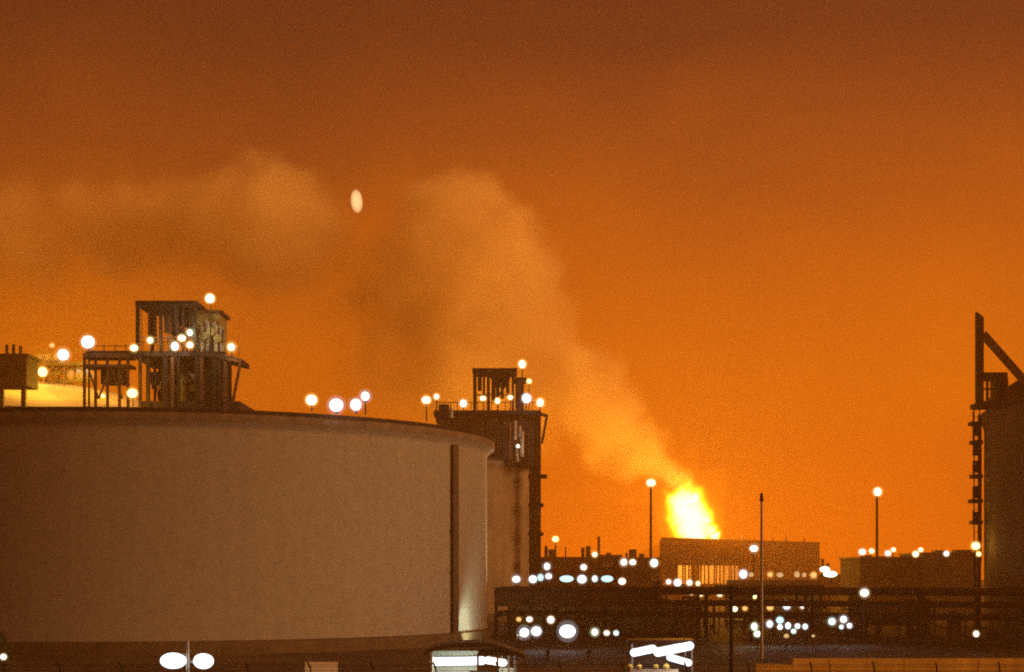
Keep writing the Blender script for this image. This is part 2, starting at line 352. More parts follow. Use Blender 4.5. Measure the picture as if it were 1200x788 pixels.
# tower
for x, w in ((161.5, 0.42), (188.5, 0.36), (228, 0.4)):
    for dy in (0, 7.5):
        a = px(x, 354, Y1, dy); b = px(x, 412, Y1, dy); MB(b1).bar(b, a, w).build('tower_column', M['steel'], pl1)
level(pl1, 'tower_roof', M['steel'], 158.5, 231, 352.5, 357.5, Y1 - 0.2, 8.2)
for x in (168, 175.5, 182):
    MB(b1).bar(px(x, 357, Y1, 3), px(x, 398, Y1, 3), 0.26).build('hanger', M['rust'], pl1)
for x in (193, 199, 205.5, 213, 221):
    MB(b1).bar(px(x, 357, Y1, random.uniform(.2, 2)), px(x, 396 + random.uniform(-8, 6), Y1, 1.2), random.uniform(.28, .55)).build('hanger', M['steel'], pl1)
for (xa, ya, xb, yb) in ((193, 358, 212, 392), (226, 358, 205, 392), (214, 392, 227, 372)):
    MB(b1).bar(px(xa, ya, Y1, 1.5), px(xb, yb, Y1, 1.5), 0.2).build('tower_brace', M['steel'], pl1)
MB(b1).bar(px(161, 396, Y1), px(229, 396, Y1), 0.16).build('tower_girt', M['rust'], pl1)
level(pl1, 'winch_box', M['steel'], 199, 218, 362, 380, Y1 + 3, 2.5)
# lit valve module right of the tower
level(pl1, 'valve_module', M['olive'], 229, 257, 367, 409, Y1 + 2.5, 5)
level(pl1, 'module_cap', M['rust'], 226.5, 260, 363.5, 367, Y1 + 2.2, 5.6)
for x, y0 in ((234, 372), (241, 369), (250, 371), (257, 375)):
    MB(b1).tube([px(x, 410, Y1, 1.6), px(x, y0 + 9, Y1, 1.6), px(x - 3, y0 + 5, Y1, 1.9)], 0.24).build('valve_pipe', M['galv'], pl1, True)
for x, y in ((236, 392), (245, 387), (253, 395)):
    MB(b1).cyl(px(x, y, Y1, 1.0), px(x, y, Y1, 1.4), 0.5, n=14).build('hand_wheel', M['olive'], pl1, True)

# pipe bridge and equipment left of the platform, on the near roof
pb = thing('roof_pipe_bridge', at(120, 478, Y1 + 2), 'pipe bridge leading left from the pump platform on the tank roof', 'pipe bridge')
pb.location.z = z1
o_ = pb.location.copy()
def lev2(t, name, m, x0, x1, y0, y1, Y, d): return slab(MB(t.location), x0, x1, y0, y1, Y, d).build(name, m, t)
lev2(pb, 'girder', M['rust'], 97, 152.5, 414, 419, Y1 + 1, 3)
lev2(pb, 'girder', M['rust'], 97, 152.5, 427, 430, Y1 + 1, 3)
for x in (99, 112, 126, 140, 150):
    post(pb, x, 419, z1, Y1 + 1.5, 0.3, M['rust'])
for xa, xb in ((99, 112), (126, 112), (126, 140)):
    MB(o_).bar(px(xa, 428, Y1, 1.4), px(xb, 466, Y1, 1.4), 0.2).build('brace', M['rust'], pb)
for i, dy in enumerate((0.5, 1.3, 2.1)):
    MB(o_).cyl(px(97, 411.5 - i, Y1, 1 + dy), px(152, 411.5 - i, Y1, 1 + dy), 0.24).build('pipe', M['pipe_light'], pb, True)
lev2(pb, 'valve_skid', M['clad'], 118, 145, 433, 450, Y1 + 2, 2)
for x in (108, 122, 135, 147):
    post(pb, x, 403.5, z1, Y1 + 1.2, 0.07, M['steel'], 'rail_post', 414)
MB(o_).bar(px(98, 404, Y1, 1.2), px(150, 404, Y1, 1.2), 0.08).build('handrail', M['steel'], pb)

# lit equipment on the far dome
Y4 = 322.0
eq = thing('dome_pipe_frame', at(75, 470, Y4), 'yellow lit pipe frame standing on the far dome left of the platform', 'pipe frame')
eo = eq.location.copy()
for x in (48, 62, 78, 92):
    for dy in (0, 4): MB(eo).bar(px(x, 476, Y4, dy), px(x, 424, Y4, dy), 0.5).build('column', M['olive'], eq)
slab(MB(eo), 42, 98, 424, 428, Y4 - 0.5, 6).build('deck', M['olive'], eq)
slab(MB(eo), 42, 70, 415, 423.8, Y4, 4).build('equipment_box', M['tan'], eq)
for y in (436, 447):
    MB(eo).cyl(px(40, y + 5, Y4, -0.8), px(106, y - 3, Y4, -0.8), 0.55, n=10).build('pipe', M['olive'], eq, True)
for (xa, xb) in ((48, 62), (78, 62), (78, 92)):
    MB(eo).bar(px(xa, 462, Y4, -.1), px(xb, 430, Y4, -.1), 0.35).build('brace', M['olive'], eq)
for x in (86, 97, 108):
    MB(eo).sphere(px(x, 441, Y4, -2), 1.0, n=12, m=8).build('vessel_head', M['tan'], eq, True)
for x in range(44, 98, 9):
    MB(eo).bar(px(x, 424, Y4, -.4), px(x, 411, Y4, -.4), 0.14).build('rail_post', M['olive'], eq)
MB(eo).bar(px(43, 411, Y4, -.4), px(97, 411, Y4, -.4), 0.16).build('handrail', M['olive'], eq)
dk = thing('roof_equipment_house', at(12, 470, 286), 'dark boxy equipment house above the lit dome at the left border', 'equipment house')
do = dk.location.copy()
slab(MB(do), -40, 31, 418, 452, 283, 7).build('housing', M['clad'], dk)
slab(MB(do), -42, 33, 414.5, 418, 282.5, 8).build('roof_edge', M['steel'], dk)
for x in (-20, 0, 18):
    slab(MB(do), x, x + 12, 426, 440, 282.86, 0.2).build('louvre', M['steel'], dk)
for x in (-30, 2, 28):
    MB(do).bar(px(x, 455, 286), Vector((at(x, 455, 286).x, 286, H4 - 4)), 0.8).build('leg', M['steel'], dk)
for x in (8, 16, 24):
    MB(do).cyl(px(x, 415, 286), px(x, 405 + random.uniform(-3, 3), 286), 0.3).build('vent', M['steel'], dk)

# ------------------------------------------------------------------ pump platform on the tank behind
Y2 = 262.0
b2 = at(590, 545, Y2); b2.y = Y2 + 6
pl2 = thing('pump_platform', b2, 'dark pump platform with small framed tower on the tank behind', 'platform')
for i in range(12):
    x0 = 512 + i * 9.6
    slab(MB(b2), x0, x0 + 9.3, 487 + max(0, (540 - x0)) * 0.05, 545, Y2 + (0.12 if i % 2 else 0), 9).build('cladding_panel', M['clad'], pl2)
level(pl2, 'deck', M['steel'], 508, 634, 481, 486.6, Y2 - 0.4, 12)
for x in (556, 572, 601):
    for dy in (0, 6): MB(b2).bar(px(x, 481, Y2, dy), px(x, 434, Y2, dy), 0.42).build('tower_column', M['steel'], pl2)
level(pl2, 'tower_roof', M['steel'], 553.5, 606, 431.5, 436, Y2 - 0.3, 7)
for x in (562, 567, 578, 583, 588.5, 595):
    MB(b2).bar(px(x, 436, Y2, 1.5), px(x, 462 + random.uniform(-6, 8), Y2, 1.5), random.uniform(.35, .7)).build('hanger', M['steel' if x > 570 else 'rust'], pl2)
for (xa, ya, xb, yb) in ((573, 437, 586, 462), (600, 437, 586, 462)):
    MB(b2).bar(px(xa, ya, Y2, 1), px(xb, yb, Y2, 1), 0.3).build('tower_brace', M['steel'], pl2)
MB(b2).bar(px(556, 463, Y2), px(601, 463, Y2), 0.22).build('tower_girt', M['rust'], pl2)
level(pl2, 'winch_box', M['steel'], 580, 597, 440, 452, Y2 + 2, 3)
level(pl2, 'valve_module', M['rust'], 604, 614, 446, 481, Y2 + 2, 4)
level(pl2, 'module_cap', M['steel'], 600, 617, 442.5, 446, Y2 + 1.6, 5)
for x in range(512, 636, 8):
    MB(b2).bar(px(x, 481.5, Y2, -.3), px(x, 472, Y2, -.3), 0.1).build('rail_post', M['steel'], pl2)
MB(b2).bar(px(511, 472, Y2, -.3), px(634, 472, Y2, -.3), 0.12).build('handrail', M['steel'], pl2)
MB(b2).bar(px(632, 485, Y2), px(641.5, 488, Y2), 0.5).bar(px(641, 487, Y2), px(635, 520, Y2), 0.4).build('davit', M['rust'], pl2)
for x, y0, y1 in ((603.5, 494, 516), (609, 500, 512), (612, 506, 536), (606, 524, 542)):
    MB(b2).cyl(px(x, y1, Y2, -.7), px(x, y0, Y2, -.7), 0.3, n=10).build('valve_pipe', M['galv'], pl2, True)
# riser tower going down the right edge of that tank
rs = thing('riser_tower', Vector((at(627, 0, Y2 + 6).x, Y2 + 6, 0)), 'dark pipe riser running down the right edge of the tank behind', 'riser')
ro = rs.location.copy()
for i, x in enumerate((622, 625.3, 628.6, 632)):
    MB(ro).cyl(Vector((at(x, 0, Y2 + 4 + (i % 2)).x, Y2 + 4 + (i % 2), 0)), px(x, 484, Y2 + 4 + (i % 2)), 0.27, n=10).build('pipe', M['pipe'], rs, True)
for k, y in enumerate((556, 590, 624, 656)):
    slab(MB(ro), 619, 635 + (6 if k == 0 else 2), y, y + 4, Y2 + 2.8, 3).build('landing', M['steel'], rs)

# ------------------------------------------------------------------ top of the dark tank at the right border
Y3 = 203.0
b3 = at(1150, 486, Y3)
mr_ = thing('roof_hoist', b3, 'dark hoist mast with diagonal boom on the right tank', 'hoist')
mm = MB(b3); a0, a1 = at(1145, 480, Y3), at(1153, 372, Y3)
cxm = (a0.x + a1.x) / 2
mm.add([(a0.x, Y3, a0.z), (a1.x, Y3, a0.z), (a1.x, Y3 + .9, a0.z), (a0.x, Y3 + .9, a0.z),
        (a0.x, Y3, a1.z + .7), (a1.x, Y3, a1.z), (a1.x, Y3 + .9, a1.z), (a0.x, Y3 + .9, a1.z + .7)],
       [(0, 3, 2, 1), (4, 5, 6, 7), (0, 1, 5, 4), (1, 2, 6, 5), (2, 3, 7, 6), (3, 0, 4, 7)])
mm.build('mast', M['steel'], mr_)
MB(b3).bar(px(1153, 391, Y3, .45), px(1214, 460, Y3, .45), 0.75, 0.9).build('boom', M['rust'], mr_)
level(mr_, 'cabin_roof', M['steel'], 1153.5, 1181, 436.5, 443, Y3 - 0.5, 4)
for x in (1157, 1168, 1179): MB(b3).bar(px(x, 443, Y3), px(x, 486, Y3), 0.45 if x > 1160 else .3).build('cabin_post', M['steel'], mr_)
level(mr_, 'cabin_panel', M['steel'], 1168.5, 1181, 443, 470, Y3 + .3, 3)
level(mr_, 'cabin_floor', M['steel'], 1150, 1196, 470, 476, Y3 - 0.6, 5)
level(mr_, 'rail', M['rust'], 1153.5, 1170, 455, 457, Y3 + .2, .2)
d3 = MB(b3); q = [at(1172, 462, Y3), at(1214, 436, Y3), at(1214, 486, Y3), at(1172, 486, Y3)]
d3.add([v + Vector((0, .8, 0)) for v in q] + [v + Vector((0, 5, 0)) for v in q], [(0, 1, 2, 3), (7, 6, 5, 4), (0, 4, 5, 1), (1, 5, 6, 2), (2, 6, 7, 3), (3, 7, 4, 0)])
d3.build('counterweight', M['clad'], mr_)
ld_ = thing('caged_ladder', Vector((at(1146, 0, Y3).x, Y3 - 1, 0)), 'caged ladder climbing the left edge of the right tank', 'ladder')
lo_ = ld_.location.copy()
for x in (1141.5, 1148): MB(lo_).bar(Vector((at(x, 0, Y3 - 1).x, Y3 - 1, 0)), px(x, 474, Y3 - 1), 0.12).build('stringer', M['rust'], ld_)
for y in range(480, 690, 9): MB(lo_).bar(px(1141.5, y, Y3 - 1), px(1148, y, Y3 - 1), 0.07).build('rung', M['rust'], ld_)
for k, y in enumerate((494, 516, 556, 585, 610)):
    slab(MB(lo_), 1138.5 if k in (0, 3) else 1140, 1152, y, y + 4.5, Y3 - 1.6, 1.6).build('landing', M['steel'], ld_)
    MB(lo_).bar(px(1140.2, y, Y3 - 1.6), px(1140.2, y - 12, Y3 - 1.6), 0.1).build('rail_post', M['rust'], ld_)
slab(MB(lo_), 1146.5, 1150.5, 486, 660, Y3 - .6, .3).build('cable_tray', M['rust'], ld_)
for y in (497, 520, 540, 570, 600):
    slab(MB(lo_), 1141, 1150, y, y + 14, Y3 - .9, 0.5).build('cage_panel', M['rust'], ld_)

# ------------------------------------------------------------------ pipe rack
rk0, rk1 = Vector((-2.1, 201.4, 0)), Vector((70, 177.5, 0))
rk1 = Vector((58.5, 181.0, 0))
rd = (rk1 - rk0).normalized(); rn = Vector((-rd.y, rd.x, 0)); RL = (rk1 - rk0).length
rack = thing('pipe_rack', rk0, 'long dark three tier pipe rack crossing behind the yard', 'pipe rack')
TI = (3.0, 4.4, 5.75)
nb = 11
for i in range(nb):
    b = rk0 + rd * (RL * i / (nb - 1) + 0.15 * (1 if i == 0 else 0))
    for w in (0, 5):
        q = b + rn * w
        MB(rk0).bar(q, q + Vector((0, 0, 5.75)), 0.42, 0.42).build('post', M['steel'], rack)
    for z in TI: MB(rk0).bar(b + rn * -0.4 + Vector((0, 0, z - .3)), b + rn * 5.4 + Vector((0, 0, z - .3)), 0.3, 0.4).build('beam', M['steel'], rack)
    if i in (2, 6, 8): MB(rk0).bar(b + Vector((0, 0, 2.7)), b + rd * RL / (nb - 1) + Vector((0, 0, .4)), 0.2).build('brace', M['steel'], rack)
for z, rows in ((TI[0], ((0.2, .13), (1.2, .16), (2.3, .12), (3.6, .17))), (TI[1], ((0.1, .15), (1.0, .12), (2.2, .18), (3.5, .14))), (TI[2], ((0.1, .26), (1.1, .2), (2.2, .3), (3.6, .24), (4.6, .18)))):
    for w, r in rows:
        q = rk0 + rn * w + Vector((0, 0, z - .1 + r)); MB(rk0).cyl(q - rd * 0.0, q + rd * RL, r, n=12).build('pipe', M['pipe'] if r < .25 else M['pipe_light'], rack, True)
for z in TI[::-1]:
    MB(rk0).bar(rk0 + rn * -0.25 + Vector((0, 0, z - .25)), rk1 + rn * -0.25 + Vector((0, 0, z - .25)), 0.2, 0.32).build('edge_beam', M['steel'], rack)
# solid cable tray along the top left
for i in range(7):
    a = rk0 + rd * (i * 2.9 + .2) + rn * -0.55 + Vector((0, 0, 4.75)); MB(rk0).bar(a, a + rd * 2.8, 0.14, 1.9).build('tray_panel', M['rust'], rack)
# pump units standing in the rack
def pump(u, w, s, label):
    b = rk0 + rd * u + rn * w; t = thing('pump_skid', b, label, 'pump'); r = math.atan2(rd.y, rd.x)
    MB(b).box(b + Vector((0, 0, .15)), (3.2 * s, 1.4 * s, .3), r).build('base', M['plinth'], t)
    MB(b).cyl(b - rd * 1.3 * s + Vector((0, 0, .95 * s)), b + rd * .1 * s + Vector((0, 0, .95 * s)), .55 * s, n=14).build('motor', M['pipe'], t, True)
    MB(b).cyl(b + rd * .3 * s + Vector((0, 0, .95 * s)), b + rd * .9 * s + Vector((0, 0, .95 * s)), .75 * s, .6 * s, n=14).build('casing', M['rust'], t, True)
    MB(b).tube([b + rd * .6 * s + Vector((0, 0, 1.3 * s)), b + rd * .6 * s + Vector((0, 0, 2.6 * s)), b + rd * 1.5 * s + Vector((0, 0, 2.6 * s))], .2 * s).build('outlet', M['pipe_light'], t, True)
pump(43.5, 1.5, 1.15, 'pump skid standing under the right part of the rack')
pump(51.0, 2.0, 1.0, 'pump skid under the rack nearest the right tank')
pump(24.0, -3.6, .9, 'pump skid in front of the rack middle')

# drop legs with valves hanging under the rack
for u in (4.5, 9, 15.2, 20.5, 23, 27.4, 31, 34.5, 38.2, 46.5, 49, 54.5):
    q = rk0 + rd * u + rn * random.uniform(.2, 1.2); zt = random.choice((3.0, 4.4)); r = random.uniform(.1, .2)
    MB(rk0).tube([q + Vector((0, 0, zt)), q + Vector((0, 0, .7)), q + rn * 1.4 + Vector((0, 0, .7))], r).build('drop_leg', M['pipe'], rack, True)
    MB(rk0).cyl(q - rn * .45 + Vector((0, 0, 1.5)), q - rn * .3 + Vector((0, 0, 1.5)), .34, n=12).build('valve_wheel', M['rust'], rack, True)
# pale concrete blast wall behind the left half of the rack
bl0 = Vector((-.2, 212, 0)); blw = thing('blast_wall', bl0, 'olive grey concrete wall behind the left half of the rack', 'wall')
for i in range(9):
    MB(bl0).box((bl0.x + 1.4 + i * 2.75, 212 + (.06 if i % 2 else 0), 1.75), (2.7, .35, 3.5)).build('panel', M['olive'], blw)
# vessels and exchangers standing between rack and flare
def vessel(label, x, ytop, Y, r, m, horiz=False):
    b = at(x, 0, Y); b.z = 0; t = thing('process_vessel', b, label, 'vessel'); zt = at(x, ytop, Y).z
    if horiz:
        MB(b).cyl(b + Vector((-3.2, 0, zt - r)), b + Vector((3.2, 0, zt - r)), r, n=18).sphere(b + Vector((-3.2, 0, zt - r)), .6, r, r, 18, 8).sphere(b + Vector((3.2, 0, zt - r)), .6, r, r, 18, 8).build('drum', m, t, True)
        for sx in (-2, 2): MB(b).box(b + Vector((sx, 0, (zt - 1.7 * r) / 2)), (.5, r * 1.5, zt - 1.7 * r)).build('saddle', M['plinth'], t)
        MB(b).tube([b + Vector((1, 0, zt - .1)), b + Vector((1, 0, zt + .9)), b + Vector((2.6, 0, zt + .9))], .16).build('nozzle', M['pipe'], t, True)
    else:
        MB(b).cyl(b + Vector((0, 0, .8)), b + Vector((0, 0, zt - r * .5)), r, n=18).sphere(b + Vector((0, 0, zt - r * .5)), r, r, r * .5, 18, 6, 0.0).build('shell', m, t, True)
        MB(b).cyl(b, b + Vector((0, 0, .85)), r * 1.1, r * 1.0, 18).build('skirt', M['plinth'], t, True)
        MB(b).tube([b + Vector((r, -.2, zt - 1)), b + Vector((r + .5, -.2, zt - 1)), b + Vector((r + .5, -.2, .3))], .14).build('side_pipe', M['pipe'], t, True)
        MB(b).cyl(b + Vector((0, 0, zt * .6)), b + Vector((0, 0, zt * .6 + .12)), r + .8, n=18).build('ring_platform', M['steel'], t)
vessel('squat upright vessel behind the rack, left of the dark post', 812, 700, 225, 1.0, M['galv'])
vessel('lying drum behind the rack, left of the pump shelter', 792, 708, 222, 1.1, M['olive'], True)
vessel('tall thin vessel behind the rack under the enclosure left corner', 771, 681, 240, .7, M['pipe_light'])
vessel('upright vessel behind the rack near the lone bright lamp', 1001, 697, 215, .9, M['galv'])
vessel('lying drum behind the rack under the right shed', 1048, 712, 212, 1.2, M['olive'], True)
vessel('upright vessel right of the lying drum under the right shed', 1082, 700, 208, .9, M['pipe_light'])
vessel('slim upright vessel between the white lamps and the group of four', 958, 703, 212, .7, M['galv'])
vessel('small upright vessel by the right tank foot', 1118, 716, 206, .9, M['olive'])

# ------------------------------------------------------------------ flare enclosure
e0, e1 = Vector((at(776, 0, 425).x, 425, 0)), Vector((at(960, 0, 500).x, 500, 0))
ed = (e1 - e0).normalized(); en = Vector((-ed.y, ed.x, 0)); EL = (e1 - e0).length; EZ = 16.6; GZ0, GZ1 = 4.8, 9.9
ev = Vector((5, 58, 0))
fe = thing('flare_enclosure', e0, 'long sheet metal wall around the burning flare', 'flare enclosure')
NP = 22; pw = EL / NP
for i in range(NP):
    a = e0 + ed * (pw * i + .06); b = e0 + ed * (pw * (i + 1) - .06); jit = en * (0.05 if i % 2 else 0); c = (a + b) / 2; rz = math.atan2(ed.y, ed.x)
    MB(e0).box(c + jit + Vector((0, 0, (GZ1 + EZ) / 2)), (pw - .12, .3, EZ - GZ1), rz).build('panel', M['flarewall'], fe)
    MB(e0).box(c + jit + Vector((0, 0, GZ0 / 2)), (pw - .12, .3, GZ0), rz).build('panel', M['flarewall'], fe)
    if not 2 <= i <= 9:
        MB(e0).box(c + en * .3 + Vector((0, 0, (GZ0 + GZ1) / 2)), (pw - .12, .3, GZ1 - GZ0 - .1), rz).build('panel', M['flarewall'], fe)
    else:
        for k in (0.25, 0.75) if i % 2 else (0.5,):
            q = a + ed * pw * k; MB(e0).bar(q + Vector((0, 0, GZ0)), q + Vector((0, 0, GZ1)), .38).build('mullion', M['flarewall'], fe)
    q = e0 + ed * pw * i; MB(e0).bar(q + en * .5, q + en * .5 + Vector((0, 0, EZ - .1)), .4).build('stanchion', M['steel'], fe)
MB(e0).bar(e0 + Vector((0, 0, EZ + .25)), e1 + Vector((0, 0, EZ + .25)), 1.0, .5).build('top_rail', M['rust'], fe)
MB(e0).bar(e0 - en * .25 + Vector((0, 0, GZ1)), e1 - en * .25 + Vector((0, 0, GZ1)), .3, .35).build('girt', M['rust'], fe)
for z_ in (11.2, 12.0): MB(e0).cyl(e0 + ed * 34 - en * .6 + Vector((0, 0, z_)), e1 - en * .6 + Vector((0, 0, z_)), .16, n=8).build('service_pipe', M['rust'], fe, True)
for k, u in enumerate((38, 46, 57, 66, 78, 86)):
    q = e0 + ed * u - en * .6; MB(e0).bar(q, q + Vector((0, 0, (13.5, 16.9, 12.6)[k % 3])), .3).build('downpipe', M['rust'], fe)
for u, h_ in ((44, 1.2), (62, .8), (71, 1.6), (83, .9)):
    q = e0 + ed * u + Vector((0, 0, EZ + .5)); MB(e0).cyl(q, q + Vector((0, 0, h_)), .28, .34, 10).build('vent', M['rust'], fe, True)
for s, (a, b) in enumerate(((e0, e0 + ev), (e1, e1 + ev), (e0 + ev, e1 + ev))):
    n_ = 8
    for i in range(n_):
        p_, q_ = a.lerp(b, (i + .01) / n_), a.lerp(b, (i + .99) / n_)
        MB(e0).bar(p_ + Vector((0, 0, 8.0)), q_ + Vector((0, 0, 8.0)), .3, 15.9).build('lining_panel', M['refractory'], fe)

# ------------------------------------------------------------------ burner, flame, smoke
YF = 455.0
fb = at(814, 632, YF); fb.z = 0
br = thing('flare_burner', fb, 'flare burner stack hidden behind the enclosure wall under the flame', 'burner')
MB(fb).cyl(fb, fb + Vector((0, 0, 11)), 1.4, 1.1, 16).build('stack', M['steel'], br, True)
MB(fb).cyl(fb + Vector((0, 0, 11)), fb + Vector((0, 0, 12.6)), 1.3, 2.2, 16).build('burner_tip', M['rust'], br, True)

def cloud_field(N, L, pos, puffs, warp1, sc1, warp2, sc2, hole, edge):
    """density of a cloud grown from overlapping puffs, its coordinates stirred by noise"""
    def put(s, v):
        if isinstance(v, bpy.types.NodeSocket): L.new(v, s)
        else: s.default_value = v
    def ma(op, a, b=None, c=None, clamp=False):
        n = N.new('ShaderNodeMath'); n.operation = op; n.use_clamp = clamp
        for i, v in enumerate((a, b, c)):
            if v is not None: put(n.inputs[i], v)
        return n.outputs[0]
    def vm(op, a, b=None):
        n = N.new('ShaderNodeVectorMath'); n.operation = op; put(n.inputs[0], a)
        if b is not None: put(n.inputs['Scale' if op == 'SCALE' else 1], b)
        return n.outputs['Value' if op in ('DISTANCE', 'LENGTH') else 'Vector']
    def noise(vec, scale, detail=2.0):
        n = N.new('ShaderNodeTexNoise'); n.inputs['Scale'].default_value = scale; n.inputs['Detail'].default_value = detail; L.new(vec, n.inputs['Vector'])
        return n
    w1 = vm('SCALE', vm('SUBTRACT', noise(pos, sc1).outputs['Color'], (0.5, 0.5, 0.5)), warp1)
    p1 = vm('ADD', pos, w1)
    w2 = vm('SCALE', vm('SUBTRACT', noise(p1, sc2, 5.0).outputs['Color'], (0.5, 0.5, 0.5)), warp2)
    p2 = vm('ADD', p1, w2)
    acc = None
    for c, r, d in puffs:
        v = ma('MULTIPLY', ma('MULTIPLY_ADD', vm('DISTANCE', p2, tuple(c)), -1.0 / r, 1.0, True), d)
        acc = v if acc is None else ma('SMOOTH_MAX', acc, v, 0.12)
    mr = N.new('ShaderNodeMapRange'); mr.interpolation_type = 'SMOOTHSTEP'; L.new(acc, mr.inputs[0])
    mr.inputs[1].default_value = edge[0]; mr.inputs[2].default_value = edge[1]
    nz = noise(p1, hole[0], 4.0).outputs['Fac']
    hr = N.new('ShaderNodeMapRange'); L.new(nz, hr.inputs[0]); hr.inputs[1].default_value = hole[1]; hr.inputs[2].default_value = hole[2]
    hr.inputs[3].default_value = hole[3]; hr.inputs[4].default_value = 1.0
    return ma('MULTIPLY', mr.outputs[0], hr.outputs[0])
def volume_thing(name, puffs, lo, hi, res, material, *field):
    me = bpy.data.meshes.new(name); o = bpy.data.objects.new(name, me); C.objects.link(o)
    g = bpy.data.node_groups.new(name + '_grid', 'GeometryNodeTree')
    g.interface.new_socket('Geometry', in_out='INPUT', socket_type='NodeSocketGeometry')
    g.interface.new_socket('Geometry', in_out='OUTPUT', socket_type='NodeSocketGeometry')
    N, L = g.nodes, g.links
    den = cloud_field(N, L, N.new('GeometryNodeInputPosition').outputs[0], puffs, *field)
    vc = N.new('GeometryNodeVolumeCube'); L.new(den, vc.inputs['Density'])
    vc.inputs['Min'].default_value = lo; vc.inputs['Max'].default_value = hi
    for k, v in zip('XYZ', res): vc.inputs['Resolution ' + k].default_value = v
    sm = N.new('GeometryNodeSetMaterial'); sm.inputs['Material'].default_value = material; L.new(vc.outputs[0], sm.inputs[0])
    go = N.new('NodeGroupOutput'); L.new(sm.outputs[0], go.inputs[0])
    md = o.modifiers.new('grid', 'NODES'); md.node_group = g
    me.materials.append(material)
    return o

def volmat(name, col, dens, aniso=0.0, emis=None, estr=0.0, absorb=None):
    m = bpy.data.materials.new(name); m.use_nodes = True; t = m.node_tree; N = t.nodes; L = t.links; N.clear()
    v = N.new('ShaderNodeVolumePrincipled'); v.inputs['Color'].default_value = (*col, 1); v.inputs['Anisotropy'].default_value = aniso
    if absorb: v.inputs['Absorption Color'].default_value = (*absorb, 1)
    o = N.new('ShaderNodeOutputMaterial'); L.new(v.outputs[0], o.inputs['Volume'])
    v.inputs['Density'].default_value = dens
    if emis:
        at_ = N.new('ShaderNodeAttribute'); at_.attribute_name = 'density'
        pw_ = N.new('ShaderNodeMath'); pw_.operation = 'POWER'; L.new(at_.outputs['Fac'], pw_.inputs[0]); pw_.inputs[1].default_value = 2.2
        ml = N.new('ShaderNodeMath'); ml.operation = 'MULTIPLY'; L.new(pw_.outputs[0], ml.inputs[0]); ml.inputs[1].default_value = estr
        L.new(ml.outputs[0], v.inputs['Emission Strength']); v.inputs['Emission Color'].default_value = (*emis, 1)
    return m

SM = YF / F
FIRE = 12.0
FLAME = [(814, 636, 9, 1), (813, 628, 13, 1), (812, 619, 17, 1), (810, 610, 20, 1), (807, 601, 20, 1), (804, 592, 17, .95), (807, 583, 12, .62), (813, 576, 9, .42), (798, 580, 10, .5),
         (795, 592, 12, .85), (788, 587, 10, .6), (782, 580, 9, .42), (819, 597, 10, .7), (822, 585, 8, .36), (826, 610, 9, .8), (831, 621, 8, .8), (838, 628, 6, .9),
         (803, 570, 12, .42), (794, 563, 13, .34), (783, 554, 15, .28), (770, 545, 17, .22)]  # last row: faint glow of firelit smoke put in as emission
puffs = [(at(x, y, YF), r * SM * 2.0, d) for x, y, r, d in FLAME]
fl_m = bpy.data.materials.new('fire'); fl_m.use_nodes = True; fN, fL = fl_m.node_tree.nodes, fl_m.node_tree.links; fN.clear()
fden = cloud_field(fN, fL, fN.new('ShaderNodeNewGeometry').outputs['Position'], puffs, 3.6, 0.17, 3.0, 0.33, (0.35, 0.2, 0.5, 0.55), (0.0, 0.95))
fpw = fN.new('ShaderNodeMath'); fpw.operation = 'POWER'; fL.new(fden, fpw.inputs[0]); fpw.inputs[1].default_value = 3.0
fml = fN.new('ShaderNodeMath'); fml.operation = 'MULTIPLY'; fL.new(fpw.outputs[0], fml.inputs[0]); fml.inputs[1].default_value = FIRE
fem = fN.new('ShaderNodeEmission'); fcr = fN.new('ShaderNodeValToRGB'); fL.new(fden, fcr.inputs[0]); fel = fcr.color_ramp.elements; fel.new(0.42)
for fe_, (fp_, fc_) in zip(fel, ((0.10, (1.0, 0.30, 0.004, 1)), (0.42, (1.0, 0.52, 0.015, 1)), (0.80, (1.0, 0.82, 0.46, 1)))): fe_.position = fp_; fe_.color = fc_
fL.new(fcr.outputs[0], fem.inputs[0]); fL.new(fml.outputs[0], fem.inputs[1])
fou = fN.new('ShaderNodeOutputMaterial'); fL.new(fem.outputs[0], fou.inputs['Volume'])
fl_m.cycles.volume_step_rate = 0.15
fmb = MB(fb)
for c, r, d in puffs: fmb.sphere(c, r * 1.0, n=14, m=9)
ftmp = fmb.build('flame_tmp', fl_m); rm = ftmp.modifiers.new('r', 'REMESH'); rm.mode = 'VOXEL'; rm.voxel_size = 0.6
bpy.context.view_layer.update()
fme = bpy.data.meshes.new_from_object(ftmp.evaluated_get(bpy.context.evaluated_depsgraph_get()))
flame = bpy.data.objects.new('flame', fme); C.objects.link(flame); flame.location = fb; bpy.data.objects.remove(ftmp)
fme.materials.clear(); fme.materials.append(fl_m)
tag(flame, 'white hot flame with yellow edges and added glow tail burning above the enclosure wall', 'flame')
fl_d = bpy.data.lights.new('fire_or_fill_light', 'POINT'); fl_d.energy = 430000; fl_d.shadow_soft_size = 3.0; fl_d.color = (1.0, 0.37, 0.025)
fo = bpy.data.objects.new('fire_or_fill_light', fl_d); C.objects.link(fo); fo.parent = br; fo.location = at(811, 618, YF) - fb

fill_d = bpy.data.lights.new('fire_or_fill_light', 'POINT'); fill_d.energy = 110000; fill_d.shadow_soft_size = 2.0; fill_d.color = (1.0, 0.45, 0.06)  # added fill light brightening the enclosure lining, no flame at this spot
fill_o = bpy.data.objects.new('fire_or_fill_light', fill_d); C.objects.link(fill_o); fill_o.parent = br; fill_o.location = (2.5, 14, 9.0)

